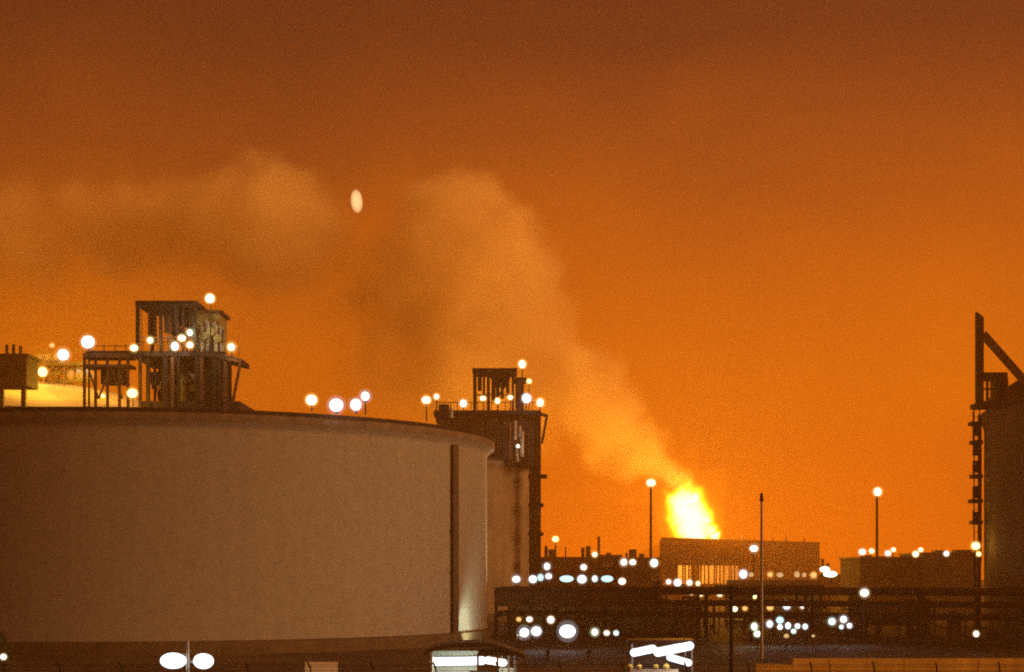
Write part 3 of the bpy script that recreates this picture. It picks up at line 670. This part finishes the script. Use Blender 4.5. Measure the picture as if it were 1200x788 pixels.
SMOKE = [(806, 566, 12, .5), (797, 557, 17, .6), (783, 547, 21, .75), (765, 536, 26, .9), (745, 524, 31, 1), (722, 512, 36, 1), (704, 490, 44, 1), (690, 464, 48, 1),
         (672, 440, 46, 1), (652, 420, 46, 1), (700, 530, 24, .8), (734, 476, 30, .8), (720, 445, 26, .6), (628, 400, 56, 1), (612, 372, 58, 1), (596, 335, 62, 1), (578, 300, 62, 1), (545, 262, 58, 1),
         (505, 255, 44, .9), (520, 300, 74, 1), (555, 360, 88, 1), (490, 350, 86, .7), (470, 410, 92, .4), (560, 430, 90, .7), (620, 450, 60, .9), (405, 350, 88, .36), (390, 430, 95, .18),
         (335, 285, 78, .75), (320, 250, 60, .95), (285, 232, 52, .9), (345, 225, 34, .8), (255, 262, 66, .78), (200, 252, 58, .7), (150, 268, 66, .58), (95, 255, 60, .52), (40, 280, 76, .46),
         (300, 390, 90, .17), (215, 370, 90, .15), (-40, 300, 80, .3), (480, 460, 90, .25), (640, 500, 40, .45)]
YS = 460.0
puffs = []
for x, y, r, d in SMOKE:
    dy = (815 - x) * 0.03
    puffs.append((at(x, y, YS + dy), r * (YS + dy) / F * 1.3, d))
lo = (-175, 425, 10); hi = (62, 520, 132)
sm_m = volmat('smoke_air', (0.999, 0.87, 0.46), 0.115, 0.0)
smoke = volume_thing('smoke_plume', puffs, lo, hi, (210, 74, 108), sm_m, 15.0, 0.030, 16.0, 0.075, (0.06, 0.37, 0.60, 0.20), (0.09, 0.42))
tag(smoke, 'pale orange smoke plume drifting left from the flame', 'smoke', None, 'stuff')

# ------------------------------------------------------------------ moon, far outside the haze
ms = 4000.0; mc = at(418, 236, ms); mrad = 13.0 * ms / F
mn = MB(mc).sphere(mc, 7.2 * ms / F, 7.2 * ms / F, 14.0 * ms / F, 24, 16)
mo_m = bpy.data.materials.new('moonlight'); mo_m.use_nodes = True; mN, mL = mo_m.node_tree.nodes, mo_m.node_tree.links; mN.clear()
me_ = mN.new('ShaderNodeEmission'); me_.inputs[0].default_value = (1.0, 0.74, 0.32, 1); me_.inputs[1].default_value = 0.62 / (7.2 * ms / F)
mou = mN.new('ShaderNodeOutputMaterial'); mL.new(me_.outputs[0], mou.inputs['Volume'])
moon = mn.build('moon', mo_m, None, True)
moon.rotation_euler = (0, math.radians(-5), 0)
tag(moon, 'small pale yellow upright moon in the brown sky between the smoke heads', 'moon')

# ------------------------------------------------------------------ far plant buildings
def building(label, x0, x1, y0, Y, d, m, wins=(), roofs=(), name='plant_building'):
    a, b = at(x0, y0, Y), at(x1, y0, Y); base = Vector(((a.x + b.x) / 2, Y + d / 2, 0))
    t = thing(name, base, label, 'building'); w = b.x - a.x
    MB(base).box((base.x, base.y, a.z / 2), (w, d, a.z)).build('wall', m, t)
    rf = MB(base).box((base.x, base.y, a.z + .2), (w + .5, d + .5, .4)).build('roof', M['rust'], t)
    for (wx, wy, ww, wh, g) in wins:
        p_ = at(wx, wy, Y); wv = MB(base).box((p_.x, Y - .1, p_.z), (ww * Y / F + .3, .16, wh * Y / F + .3)).build('window', M['steel'], t)
        MB(base).box((p_.x, Y - .22, p_.z), (ww * Y / F, .08, wh * Y / F)).build('pane', g if not isinstance(g, str) else G[g], wv)
    for (rx0, rx1, ry, nm) in roofs:
        if rx1 - rx0 < 5:
            q0 = at((rx0 + rx1) / 2, y0, Y + 2); MB(base).cyl(Vector((q0.x, q0.y, a.z + .3)), at((rx0 + rx1) / 2, ry, Y + 2), (rx1 - rx0) / 2 * Y / F, n=10).build(nm, M['rust'], t, True)
        else:
            q0, q1 = at(rx0, ry, Y + 1), at(rx1, ry, Y + 1); MB(base).box(((q0.x + q1.x) / 2, Y + 2.5, (a.z + .3 + q0.z) / 2), (q1.x - q0.x, 3, q0.z - a.z - .3)).build(nm, M['rust'], t)
    return t
building('brown plant hall right of the tank behind, with two roof boxes', 634, 692, 655, 350, 14, M['build'],
         [(650, 668, 7, 5, M['coping']), (672, 668, 7, 5, M['coping'])],
         [(638, 642, 640, 'vent'), (643, 652, 644, 'roof_box'), (662, 663.6, 641, 'aerial'), (681, 685, 642, 'vent'), (687, 692, 640, 'roof_box')])
building('low brown plant hall with a thin stack between two taller halls', 692.5, 728, 652.5, 356, 12, M['build'], [(712, 662, 12, 6, M['tan'])],
         [(700, 703.2, 629, 'stack'), (711, 716, 648, 'roof_box')])
building('brown plant hall left of the flare enclosure', 728.5, 773, 655.5, 346, 12, M['build'],
         [(742, 672, 8, 5, M['coping']), (759, 672, 8, 5, M['coping'])], [(733, 735.5, 648, 'vent'), (738, 746, 644, 'roof_box'), (750, 755, 649, 'roof_box')])
building('long low dark shed under the right half of the horizon', 1008, 1082, 655, 330, 20, M['build'],
         [(1030, 672, 10, 5, M['coping']), (1056, 672, 10, 5, M['coping'])], [(1012, 1020, 651, 'roof_box'), (1033, 1043, 652, 'roof_box')])
building('taller dark shed next to the right tank', 1082.5, 1150, 650, 326, 20, M['build'], [(1105, 668, 10, 6, M['coping'])], [(1096, 1108, 645, 'roof_box'), (1120, 1140, 644.5, 'roof_box')])
building('low far block between flare enclosure and right shed', 958, 1007, 675, 400, 10, M['build'], [], [(962, 966, 655, 'vent'), (968, 972, 660, 'vent'), (1000, 1006, 668, 'roof_box')])

# open pump shelter behind the rack, lit from within
ps_o = Vector((at(895, 0, 236).x, 240, 0)); ps = thing('pump_shelter', ps_o, 'open pump shelter with tan lit back wall behind the rack', 'shelter')
YS_ = 236
level(ps, 'back_wall', M['tan'], 852, 962, 680, 733, YS_ + 9, .3)
level(ps, 'roof', M['steel'], 848, 966, 686, 690, YS_ - .5, 10.5)
for x in (851, 878, 906, 934, 962): post(ps, x, 690, 0, YS_, .35, M['steel'])
level(ps, 'mezzanine', M['steel'], 852, 940, 703.5, 707, YS_ + .6, 7.5)
for x in (860, 872, 889, 909, 925, 949): MB(ps_o).cyl(Vector((at(x, 0, YS_ + 3).x, YS_ + 3, 0)), px(x, 716 + random.uniform(-4, 6), YS_ + 3), random.uniform(.4, .8), n=12).build('vessel', M['galv'] if x % 2 else M['olive'], ps, True)
MB(ps_o).cyl(px(853, 727, YS_, 2), px(958, 727, YS_, 2), .25).build('header_pipe', M['galv'], ps, True)

# ------------------------------------------------------------------ foreground things
# canopy shelter in front of the near tank
YC = 120.0
gc = Vector((at(557, 0, YC).x, YC + 2, 0)); sh = thing('guard_shelter', gc, 'lit guard shelter with dark curved roof below the near tank', 'shelter')
top = [(497, 763), (510, 757.5), (530, 754.2), (555, 753), (575, 754), (592, 758.5), (608, 764.5), (616, 768)]
rb = MB(gc); vv = []
for x, y in top:
    for dy in (0, 5):
        for dz in (0, -0.32): vv.append(at(x, y, YC) + Vector((0, dy, dz)))
ff = []
for i in range(len(top) - 1):
    a, b = i * 4, i * 4 + 4
    ff += [(a, b, b + 2, a + 2), (a + 1, a + 3, b + 3, b + 1), (a, a + 1, b + 1, b), (a + 2, b + 2, b + 3, a + 3)]
ff += [(0, 2, 3, 1), (len(vv) - 4, len(vv) - 3, len(vv) - 1, len(vv) - 2)]
rb.add(vv, ff).build('roof', M['canopy'], sh)
level(sh, 'fascia', M['canopy'], 560, 608, 764, 768.5, YC + .1, 4.5)
level(sh, 'back_wall', M['pale'], 507, 560, 763, 800, YC + 4.2, .15)
level(sh, 'end_wall', M['pale'], 504, 506.6, 764, 800, YC + .2, 4)
for x in (505, 560, 583, 606): post(sh, x, 766, 0, YC + .2, .16, M['galv'])
level(sh, 'window_wall', M['pale'], 584, 605, 783, 800, YC + 3, .15)
for x in (588, 596, 603): post(sh, x, 769, 0, YC + 3, .12, M['galv'], 'mullion')
level(sh, 'desk', M['clad'], 550, 572, 787, 800, YC + 1.5, .6)
def tube_lamp(x0, y0, x1, y1, Y, r, col, label, hang, light=0):
    a, b = at(x0, y0, Y), at(x1, y1, Y); c = (a + b) / 2; t = thing('tube_lamp', c, label, 'lamp', 'tube lamps')
    rr = r * Y / F; d = (b - a).normalized()
    m_ = MB(c); m_.cyl(a, b, rr, n=12); m_.sphere(a, rr, n=12, m=8); m_.sphere(b, rr, n=12, m=8); m_.build('tube', G[col], t, True)
    MB(c).bar(a + Vector((0, rr * .6, rr * 1.05)), b + Vector((0, rr * .6, rr * 1.05)), rr * 1.6, rr * .3).build('housing', M['galv'], t)
    for k in (.15, .85):
        q = a.lerp(b, k) + Vector((0, rr * .6, rr * 1.1)); MB(c).cyl(q, q + Vector((0, 0, hang)), .03, n=6).build('hanger', M['galv'], t)
    if light:
        ld = bpy.data.lights.new('lamp_light', 'POINT'); ld.energy = light; ld.shadow_soft_size = .3; ld.color = (.92, 1, .86)
        lo2 = bpy.data.objects.new('lamp_light', ld); C.objects.link(lo2); lo2.parent = t; lo2.location = (0, .1, -rr * 1.6)
    return t
tube_lamp(508.5, 775.5, 565, 774.5, YC + 1.4, 5.0, 'cool', 'long white tube lamp under the left half of the guard shelter roof', .15, 120)
tube_lamp(572, 774, 590, 777, YC + 1.4, 4.4, 'white', 'short white tube lamp under the right half of the guard shelter roof', .12, 60)
# second small canopy with three tubes
YK = 112.0
kc = Vector((at(775, 0, YK).x, YK + 1.5, 0)); kk = thing('lit_kiosk', kc, 'small kiosk with bright slanting tube lamps below the pipe rack', 'kiosk')
level(kk, 'roof', M['canopy'], 737, 815, 750.5, 754.5, YK + .6, 3.4)
for x in (741, 811): post(kk, x, 754.5, 0, YK + 3, .14, M['galv'])
level(kk, 'back_wall', M['clad'], 742, 810, 766, 800, YK + 3.2, .12)
level(kk, 'counter', M['tan'], 738, 795, 785, 810, YK + 1.2, .5)
for x, r_ in ((740, .22), (751, .2), (771, .18), (783, .22)): MB(kc).sphere(px(x, 783, YK, 1.4), r_, n=10, m=8).build('jar', M['bund'], kk, True)
tube_lamp(743, 765, 765, 760.5, YK + .7, 4.6, 'cool', 'white tube lamp at the left end of the kiosk roof', .3, 20)
tube_lamp(771, 764.5, 808, 757, YK + .7, 5.2, 'cool', 'longest white tube lamp slanting along the kiosk roof', .2, 25)
tube_lamp(785, 770.5, 807, 777, YK + .5, 4.0, 'cool', 'white tube lamp tilted down at the kiosk right end', .75, 15)
# twin head street lamp
YL = 62.0
lc = at(220, 0, YL); lc.z = 0
sl = thing('street_lamp', lc, 'street lamp with two bright heads in front of the near tank', 'street lamp')
MB(lc).cyl(lc, at(220, 751, YL), .09, .06, 10).build('pole', M['galv'], sl, True)
for (x0, y0, rx, ry, tl) in ((203, 774.5, 15.5, 9.5, .18), (238.5, 775, 12, 9.2, .1)):
    c_ = at(x0, y0, YL); k = YL / F
    MB(lc).sphere(c_, rx * k, .3, ry * k, 18, 12).build('lens', G['cool'], sl, True)
    MB(lc).sphere(c_ + Vector((0, .12, .04)), rx * k * 1.02, .3, ry * k * 1.05, 14, 6, .2).build('housing', M['galv'], sl, True)
    MB(lc).bar(c_ + Vector((0, .2, 0)), Vector((lc.x, lc.y, c_.z - .05)), .07).build('arm', M['galv'], sl)
ld = bpy.data.lights.new('lamp_light', 'POINT'); ld.energy = 500; ld.color = (.95, 1, .9); ld.shadow_soft_size = .4
lo3 = bpy.data.objects.new('lamp_light', ld); C.objects.link(lo3); lo3.parent = sl; lo3.location = (0, .4, at(220, 775, YL).z)
# notice board
nbp = at(376, 0, 112); nbp.z = 0
sg = thing('notice_board', nbp, 'blank pale notice board on two posts before the near tank', 'sign')
level(sg, 'board', M['white'], 357.5, 395.5, 775.5, 797, 112, .08)
level(sg, 'frame', M['galv'], 356.5, 396.5, 774.6, 776, 111.98, .14)
for x in (362, 391): post(sg, x, 776, 0, 112.15, .09, M['galv'])
# shrub at the left border
sc_ = at(-2, 0, 104); sc_.z = 0; sb = thing('shrub', sc_, 'dark leafy shrub at the lower left corner', 'shrub')
tr = MB(sc_)
for k in range(6):
    a = random.uniform(0, 6.28); tr.cyl(sc_ + Vector((0, 0, 0)), sc_ + Vector((math.cos(a) * .5, math.sin(a) * .4, random.uniform(2, 3.6))), .07, .02, 6)
tr.build('stem', M['bark'], sb)
lf = MB(sc_)
for k in range(1500):
    z = random.uniform(.3, 4.3); wmax = .85 * math.sin(math.pi * min(1, max(.06, (z / 4.6)))) ** .6
    a = random.uniform(0, 6.28); rr = wmax * random.random() ** .5 * (1 + .25 * math.sin(z * 4 + a * 2))
    c_ = sc_ + Vector((math.cos(a) * rr, math.sin(a) * rr, z)); u = Vector((random.gauss(0, 1), random.gauss(0, 1), random.gauss(0, 1))).normalized(); v_ = u.orthogonal().normalized(); s_ = random.uniform(.06, .14)
    lf.add([c_ - u * s_, c_ + v_ * s_ * .5, c_ + u * s_, c_ - v_ * s_ * .5], [(0, 1, 2, 3)])
lf.build('foliage', M['leaf'], sb)
# perimeter fence in the foreground
YN = 100.0
fp = Vector((-33, YN, 0)); fc = thing('perimeter_fence', fp, 'dark perimeter fence with bent post tops along the bottom of the view', 'fence')
for i in range(18):
    x = at(-3 + i * 73.4, 0, YN).x; q = Vector((x, YN, 0))
    MB(fp).bar(q, q + Vector((0, 0, 2.15)), .09).build('post', M['steel'], fc)
    MB(fp).bar(q + Vector((0, 0, 2.12)), q + Vector((-.16, -.3, 2.52)), .08).build('post_arm', M['steel'], fc)
xa, xb = at(-3, 0, YN).x, at(-3 + 17 * 73.4, 0, YN).x
for z, dy, dx in ((2.0, 0, 0), (2.25, -.08, -.04), (2.38, -.19, -.1)):
    MB(fp).cyl((xa + dx, YN + dy - .05, z), (xb + dx, YN + dy - .05, z), .012, n=5).build('wire', M['steel'], fc)
# bund wall lower right, in blocks
bw = Vector((at(886, 0, 131).x, 131, 0)); bn = thing('bund_wall', bw, 'low bund wall, orange light in its colour, along the lower right edge', 'wall')
for i in range(14):
    x = bw.x + i * 3.0
    MB(bw).box((x + 1.5, 131.6 + .02 * (i % 2), .52 - (.22 if i == 0 else 0)), (2.97, 1.0, 1.04 - (.44 if i == 0 else 0))).build('block', M['bund'], bn)
# poles in the yard
def pole(label, x, ytop, Y, r, m, head=None, name='pole', cat='pole'):
    b = at(x, 0, Y); b.z = 0; t = thing(name, b, label, cat)
    MB(b).cyl(b, at(x, ytop, Y), r * 1.25, r * .8, 10).build('shaft', m, t, True)
    if head: head(t, b)
    return t
def camera_head(t, b):
    MB(b).cyl(at(892.5, 588, 150), at(892.5, 578, 150), .2, .12, 10).build('head', M['steel'], t, True)
    MB(b).bar(at(892.5, 640, 150), at(896, 640, 150), .1).build('step', M['galv'], t)
def tele_head(t, b):
    MB(b).cyl(at(857, 690, 105), at(857, 687, 105), .2, .1, 10).build('cap', M['steel'], t, True)
pole('tall thin mast with a thick dark tip right of the flame', 892.5, 580, 150, .13, M['galv'], camera_head, 'mast', 'mast')
pole('dark stout post in front of the rack middle', 857, 690, 105, .13, M['steel'], tele_head, 'utility_pole')
# hydrant-like valve posts along the yard edge
for x, lb in ((642, 'squat valve post in the yard left of the kiosk'), (690, 'squat valve post in the yard nearest the kiosk')):
    b = at(x, 0, 148); b.z = 0; t = thing('valve_post', b, lb, 'valve post')
    MB(b).cyl(b, b + Vector((0, 0, .9)), .14, .12, 10).build('stand', M['rust'], t, True)
    MB(b).cyl(b + Vector((0, -.12, .75)), b + Vector((0, .12, .75)), .22, n=12).build('wheel', M['steel'], t, True)

# ------------------------------------------------------------------ every lit lamp of the plant
zr = H1 + .3
def rimY(x): return on_tank(T1, R1 + .7, x).y
# on the near tank's platform and roof
lamp(246, 350, Y1, 8, 'warm', 'lamp on the thin mast above the near platform tower', at(246, 410, Y1).z, light=900)
lamp(176, 399, Y1 - .6, 5.5, 'warm', 'lamp inside the near tower, upper one left of its middle column', at(0, 411, Y1).z, light=700)
lamp(157, 408, Y1 - .8, 5.5, 'warm', 'lamp at the left foot of the near tower', at(0, 417, Y1).z - .6)
lamp(205, 406, Y1 - .8, 7.5, 'white', 'brightest lamp at the deck centre of the near platform', at(0, 412, Y1).z - .9, light=900)
lamp(213, 396.5, Y1 - .6, 6, 'warm', 'lamp just above the brightest deck lamp of the near platform', at(0, 411, Y1).z)
lamp(222.5, 404.5, Y1 - .8, 6.2, 'warm', 'lamp right of the brightest deck lamp on the near platform', at(0, 411, Y1).z - .5)
lamp(222.5, 390, Y1 - .6, 5, 'green', 'topmost lamp of the cluster at the near tower right foot', at(0, 411, Y1).z, light=900)
lamp(271, 407, Y1 - .5, 7.2, 'warm', 'lamp at the right end of the near platform deck', at(0, 419, Y1).z, light=900)
lamp(155, 461, Y1 - 1.2, 6.8, 'yellow', 'yellow lamp low at the left foot of the near platform', zr, light=1800)
lamp(103, 401, Y1 - .5, 8.8, 'white', 'bright lamp above the left end of the roof pipe bridge', zr, light=500)
lamp(74, 416, 313, 8.8, 'white', 'white lamp lower left of the bright bridge end lamp', H4 + 5)
lamp(50, 436, 312, 6.8, 'yellow', 'yellow lamp beside the dark equipment house on the lit dome', H4 + 4, light=60000)
lamp(61, 405, 314, 3.6, 'orange', 'faint orange lamp above the yellow lit pipe frame', H4 + 6)
lamp(92, 435, 312, 3.6, 'tan', 'dim left lamp of the pair on the lit pipe frame', H4 + 6)
lamp(103, 435, 312, 3.6, 'tan', 'dim right lamp of the pair on the lit pipe frame', H4 + 6)
lamp(-12, 462, 312, 6, 'yellow', 'yellow lamp on the lit dome at the very left border', H4 + 2, light=60000)
lamp(120, 466, 312, 5, 'yellow', 'yellow lamp behind the near rim lighting the right of the dome', H4 - 2, light=60000)
# along the rim of the near tank
lamp(365, 469, rimY(365), 7.5, 'warm', 'yellowish lamp alone on the near rim, left of the white ones', zr)
lamp(394, 475, rimY(394), 10, 'cool', 'large bluish white lamp on the near rim, leftmost of three', zr, light=250)
lamp(417, 474.5, rimY(417), 9.5, 'cool', 'large white lamp on the near rim, middle of three', zr, light=250)
lamp(428, 464.5, rimY(428), 7.2, 'cool', 'bluish white lamp on the near rim, highest of three', zr)
lamp(499.5, 469, rimY(499) + .3, 7, 'warm', 'yellow lamp on the near rim left of the tower behind', zr, light=500)
lamp(511.5, 465, rimY(511) + .6, 4.3, 'warm', 'small yellow lamp touching the larger one on the near rim', zr)
vh = at(520, 489, rimY(520) + 1.2); vb = thing('rim_valve_box', vh, 'small lit valve box on the near rim beside the yellow lamps', 'valve box')
slab(MB(vh), 514, 526, 474, 490, vh.y, 1.2).build('box', M['rust'], vb); MB(vh).cyl(px(529, 490, vh.y), px(529, 478, vh.y), .2).build('pipe', M['galv'], vb, True)
# on the platform of the tank behind
dz = at(0, 482, Y2).z
lamp(543, 473, Y2 - 1, 5.5, 'white', 'lamp left of the tower on the tank behind', dz - .8)
lamp(566, 467, Y2 - .8, 4.6, 'warm', 'left lamp of three inside the tower on the tank behind', dz)
lamp(583, 470, Y2 - .8, 4.1, 'warm', 'middle lamp of three inside the tower on the tank behind', dz)
lamp(598, 466, Y2 - .8, 4.2, 'warm', 'right lamp of three inside the tower on the tank behind', dz, light=500)
lamp(617, 467, Y2 - .8, 6.4, 'cool', 'white lamp right of the tower on the tank behind', dz, light=500)
lamp(633, 472, Y2 - .8, 6, 'warm', 'lamp at the right end of the deck on the tank behind', dz - .8)
lamp(612, 427, Y2 + 3, 6.4, 'warm', 'topmost lamp above the tower of the tank behind', dz)
lamp(620, 447, Y2 + 3, 4, 'yellow', 'small yellow lamp under the topmost lamp of the tank behind', dz)
lamp(607, 523, Y2 - 1.6, 3, 'white', 'tiny lamp among the valve pipes below the deck behind', at(0, 532, Y2).z, light=250)
# row above the rack, left of the flare
for a in [
    (605, 679, 240, 6.8, 'white', 'leftmost lamp of the row above the rack', 0.0, 'post', 0.0, 'lamp', 120),
    (624.5, 679, 238, 5.6, 'white', 'left lamp of the close trio above the rack'),
    (633.5, 677, 240, 5.2, 'cyan', 'bluish middle lamp of the close trio above the rack'),
    (643, 675.5, 242, 4.6, 'cool', 'small right lamp of the close trio above the rack'),
    (641, 664, 250, 5.4, 'white', 'lamp right above the close trio over the rack'),
    (682, 679, 240, 5.8, 'cool', 'lamp right of the longer greenish tube over the rack'),
    (684, 665, 252, 5.2, 'white', 'lamp above the greenish tubes, before the thin stack'),
    (697, 678.5, 246, 4.4, 'white', 'small lamp between the two greenish tubes'),
    (729, 681.5, 240, 5.8, 'white', 'rightmost lamp of the row above the rack'),
    (651, 632, 340, 5, 'yellow', 'yellow lamp in the sky above the brown hall roof boxes'),
    (697, 650, 342, 4.4, 'warm', 'lamp at the foot of the thin stack'),
    (731, 659, 330, 5.8, 'white', 'left lamp of the touching pair near the lamp mast'),
    (741.5, 659, 330, 5.8, 'white', 'right lamp of the touching pair near the lamp mast'),
    (766.5, 660, 332, 6, 'white', 'lamp at the foot of the tall lamp mast by the flame'),
    (763, 566, 338, 5.8, 'warm', 'lamp on top of the tall mast left of the flame'),
    (608, 726, 172, 3.6, 'orange', 'small orange lamp above the left pair under the rack'),
    (620.5, 726, 172, 4.8, 'white', 'lamp above the left pair of large lamps under the rack'),
    (645.5, 726.5, 170, 6, 'white', 'lone lamp up left of the largest lamp under the rack'),
    (614.5, 741.5, 166, 8, 'cool', 'left one of the two large touching lamps under the rack'),
    (628.5, 740, 167, 8.2, 'cool', 'right one of the two large touching lamps under the rack', 0.0, 'post', 0.0, 'lamp', 120),
    (665, 740, 166, 11.5, 'cool', 'largest white lamp under the rack', 0.0, 'post', 0.0, 'lamp', 120),
    (697, 741, 170, 6, 'green', 'greenish lamp, left of three in a row under the rack'),
    (711, 742, 172, 4.5, 'white', 'middle lamp of three in a row under the rack'),
    (722, 742, 172, 4.5, 'white', 'right lamp of three in a row under the rack'),
    # in front of the flare enclosure
    (783.5, 682, 300, 4.2, 'white', 'leftmost lamp of four below the enclosure openings'),
    (794, 683, 298, 5.4, 'white', 'second lamp of four below the enclosure openings'),
    (808, 683, 298, 5, 'white', 'third lamp of four below the enclosure openings'),
    (818, 684, 296, 4.2, 'warm', 'rightmost lamp of four below the enclosure openings'),
    (774.5, 694.5, 250, 2.8, 'pink', 'tiny pink lamp left of the yellow lamps over the rack'),
    (810.5, 695, 250, 3.6, 'warm', 'small lamp left of two yellowish lamps behind the rack top'),
    (821, 696, 248, 5, 'warm', 'left of two yellowish lamps behind the rack top'),
    (843.5, 696.5, 248, 5, 'warm', 'right of two yellowish lamps behind the rack top', 0.0, 'post', 0.0, 'lamp', 120),
    (871, 673, 320, 6.6, 'white', 'bright lamp in front of the enclosure, right of its openings'),
    (880.5, 673.5, 322, 4.4, 'tan', 'dim lamp touching the bright lamp before the enclosure'),
    (883.5, 643, 335, 6.8, 'white', 'lamp seen against the upper enclosure wall beside the mast'),
    (902.5, 673.5, 322, 4.8, 'orange', 'orange lamp before the enclosure, left of its dim neighbour'),
    (914, 674, 322, 5, 'tan', 'dim tan lamp before the middle of the enclosure'),
    (934, 673.5, 322, 4.6, 'tan', 'dim tan lamp, left of the right pair before the enclosure'),
    (942.5, 674, 322, 4.4, 'tan', 'dim tan lamp, right of the right pair before the enclosure'),
    (953.5, 674, 322, 4.6, 'orange', 'orange lamp before the right end of the enclosure'),
    (884, 698.5, 234, 5, 'yellow', 'yellow lamp in the upper floor of the pump shelter', 0.0, 'post', 0.0, 'lamp', 1200),
    (861, 714, 233, 4, 'warm', 'lamp at the left end of the pump shelter middle level'),
    (873, 713, 233, 4.4, 'orange', 'orange lamp second from left on the shelter middle level'),
    (902.5, 712, 233, 5, 'orange', 'orange lamp in the centre of the shelter middle level', 0.0, 'post', 0.0, 'lamp', 120),
    (922, 710, 200, 6, 'white', 'left of two white lamps high on the rack, right of the mast'),
    (941, 710, 199, 5.6, 'white', 'right of two white lamps high on the rack, right of the mast'),
    (884, 734.5, 176, 6, 'green', 'greenish lamp, upper left of the low cluster by the mast', 0.0, 'post', 0.0, 'lamp', 300),
    (887.5, 743, 174, 5, 'green', 'greenish lamp under another at the mast foot'),
    (902, 731.5, 178, 5.4, 'white', 'white lamp second from left in the low cluster'),
    (914, 727, 178, 5.8, 'cyan', 'pale bluish lamp topmost in the low cluster'),
    (914, 735, 176, 4, 'white', 'small lamp right under the pale bluish lamp'),
    (923.5, 733.5, 176, 5.2, 'cool', 'white lamp right of the pale bluish lamp', 0.0, 'post', 0.0, 'lamp', 120),
    (930, 740, 173, 4, 'white', 'lowest small lamp of the low cluster'),
    (934.5, 734, 176, 3.8, 'white', 'small lamp second from right in the low cluster'),
    (943.5, 734.5, 176, 4.8, 'white', 'rightmost lamp of the low cluster'),
    (921.5, 745.5, 171, 3.6, 'tan', 'dim tan lamp under the low cluster'),
    (953, 745.5, 171, 2.8, 'tan', 'dim tan lamp right of the low cluster near the ground'),
    (975, 728.5, 178, 5.8, 'white', 'left lamp of the group of four under the rack'),
    (988.5, 726, 178, 6.6, 'white', 'largest top lamp of the group of four under the rack', 0.0, 'post', 0.0, 'lamp', 300),
    (986, 735, 175, 4, 'white', 'small lower lamp of the group of four under the rack'),
    (995.5, 733.5, 175, 4.2, 'white', 'right lamp of the group of four under the rack'),
    (1013, 695, 178, 7.6, 'white', 'lone bright lamp at rack top height before the right shed'),
    (1010.5, 647, 322, 5.2, 'white', 'leftmost lamp over the right shed roof'),
    (1021.5, 646, 322, 4.6, 'warm', 'second lamp from left over the right shed roof'),
    (1040.5, 648.5, 322, 5, 'white', 'lower lamp of the left slanting pair over the right shed'),
    (1047, 644.5, 326, 3.8, 'warm', 'upper lamp of the left slanting pair over the right shed'),
    (1073, 649.5, 322, 4.6, 'warm', 'lower lamp of the right slanting pair over the right shed'),
    (1079, 644.5, 326, 3.8, 'warm', 'upper lamp of the right slanting pair over the right shed'),
    (1109, 649, 320, 4.6, 'white', 'lamp over the taller shed near the right tank'),
    (1028.5, 576.5, 318, 5.8, 'warm', 'lamp on top of the tall mast above the right shed'),
    (1143.5, 640, 196, 7.4, 'yellow', 'yellow lamp at the left edge of the right tank', 0.0, 'post', 0.0, 'lamp', 120),
    (1147, 649.5, 195, 4.2, 'yellow', 'smaller yellow lamp under the one on the right tank edge'),
    (1144, 743, 160, 4.4, 'white', 'lone small lamp low under the rack at the right'),
    (832.5, 722.5, 205, 2.8, 'pink', 'left of two tiny orange lamps in the rack centre'),
    (842.5, 722.5, 205, 2.8, 'pink', 'right of two tiny orange lamps in the rack centre'),
    (4, 770, 98, 4.6, 'white', 'small white lamp in front of the corner shrub'),
]:
    lamp(*a)
lamp(664, 678.5, 240, 5.2, 'cyan', 'longer greenish tube lamp over the rack', kind='tube', arm=2.1)
lamp(711.5, 678.5, 240, 4.8, 'cyan', 'shorter greenish tube lamp over the rack', kind='tube', arm=1.9)
lamp(966.5, 667.5, 318, 4.6, 'green', 'upper pale green tube lamp right of the enclosure', kind='tube', arm=1.7)
lamp(973, 673, 316, 5.4, 'green', 'lower pale green tube lamp right of the enclosure', kind='tube', arm=2.2)
# wall washer lighting the near tank foot behind the guard shelter, and one behind its right edge
def washer(p, aim, en_, label, col, blend=.6, size=60):
    t = thing('wall_washer', p, label, 'floodlight'); MB(p).box(p + Vector((0, 0, .25)), (.7, .45, .5)).build('housing', M['galv'], t)
    MB(p).box(p + Vector((0, 0, .53)), (.6, .36, .04)).build('lens', G['green'], t)
    d_ = bpy.data.lights.new('lamp_light', 'SPOT'); d_.energy = en_; d_.spot_size = math.radians(size); d_.spot_blend = blend; d_.color = col; d_.shadow_soft_size = .2
    o = bpy.data.objects.new('lamp_light', d_); C.objects.link(o); o.parent = t; o.location = (0, 0, .7)
    o.rotation_euler = (Vector(aim) - p - Vector((0, 0, .7))).to_track_quat('-Z', 'Y').to_euler(); return t
wp = on_tank(T1, R1 + 2.0, 553); wa = on_tank(T1, R1, 553); wa.z = 3.0
washer(Vector((wp.x, wp.y, 0)), wa, 5000, 'wall washer lighting the near tank foot behind the guard shelter', (.92, 1, .66), 1.0, 100)
washer(Vector((.9, 193.2, 0)), Vector((-2.9, 195.3, 13)), 9000, 'wall washer at the right edge of the near tank', (1, .85, .45), .7, 34)

# ------------------------------------------------------------------ haze
hz = MB(); hz.box((0, 745, 67), (1410, 1740, 136))
hm = volmat('haze_air', (1.0, 0.60, 0.16), 0.0007, 0.5)
ho = hz.build('haze', hm); tag(ho, 'thin orange haze over the plant', None, None, 'stuff')
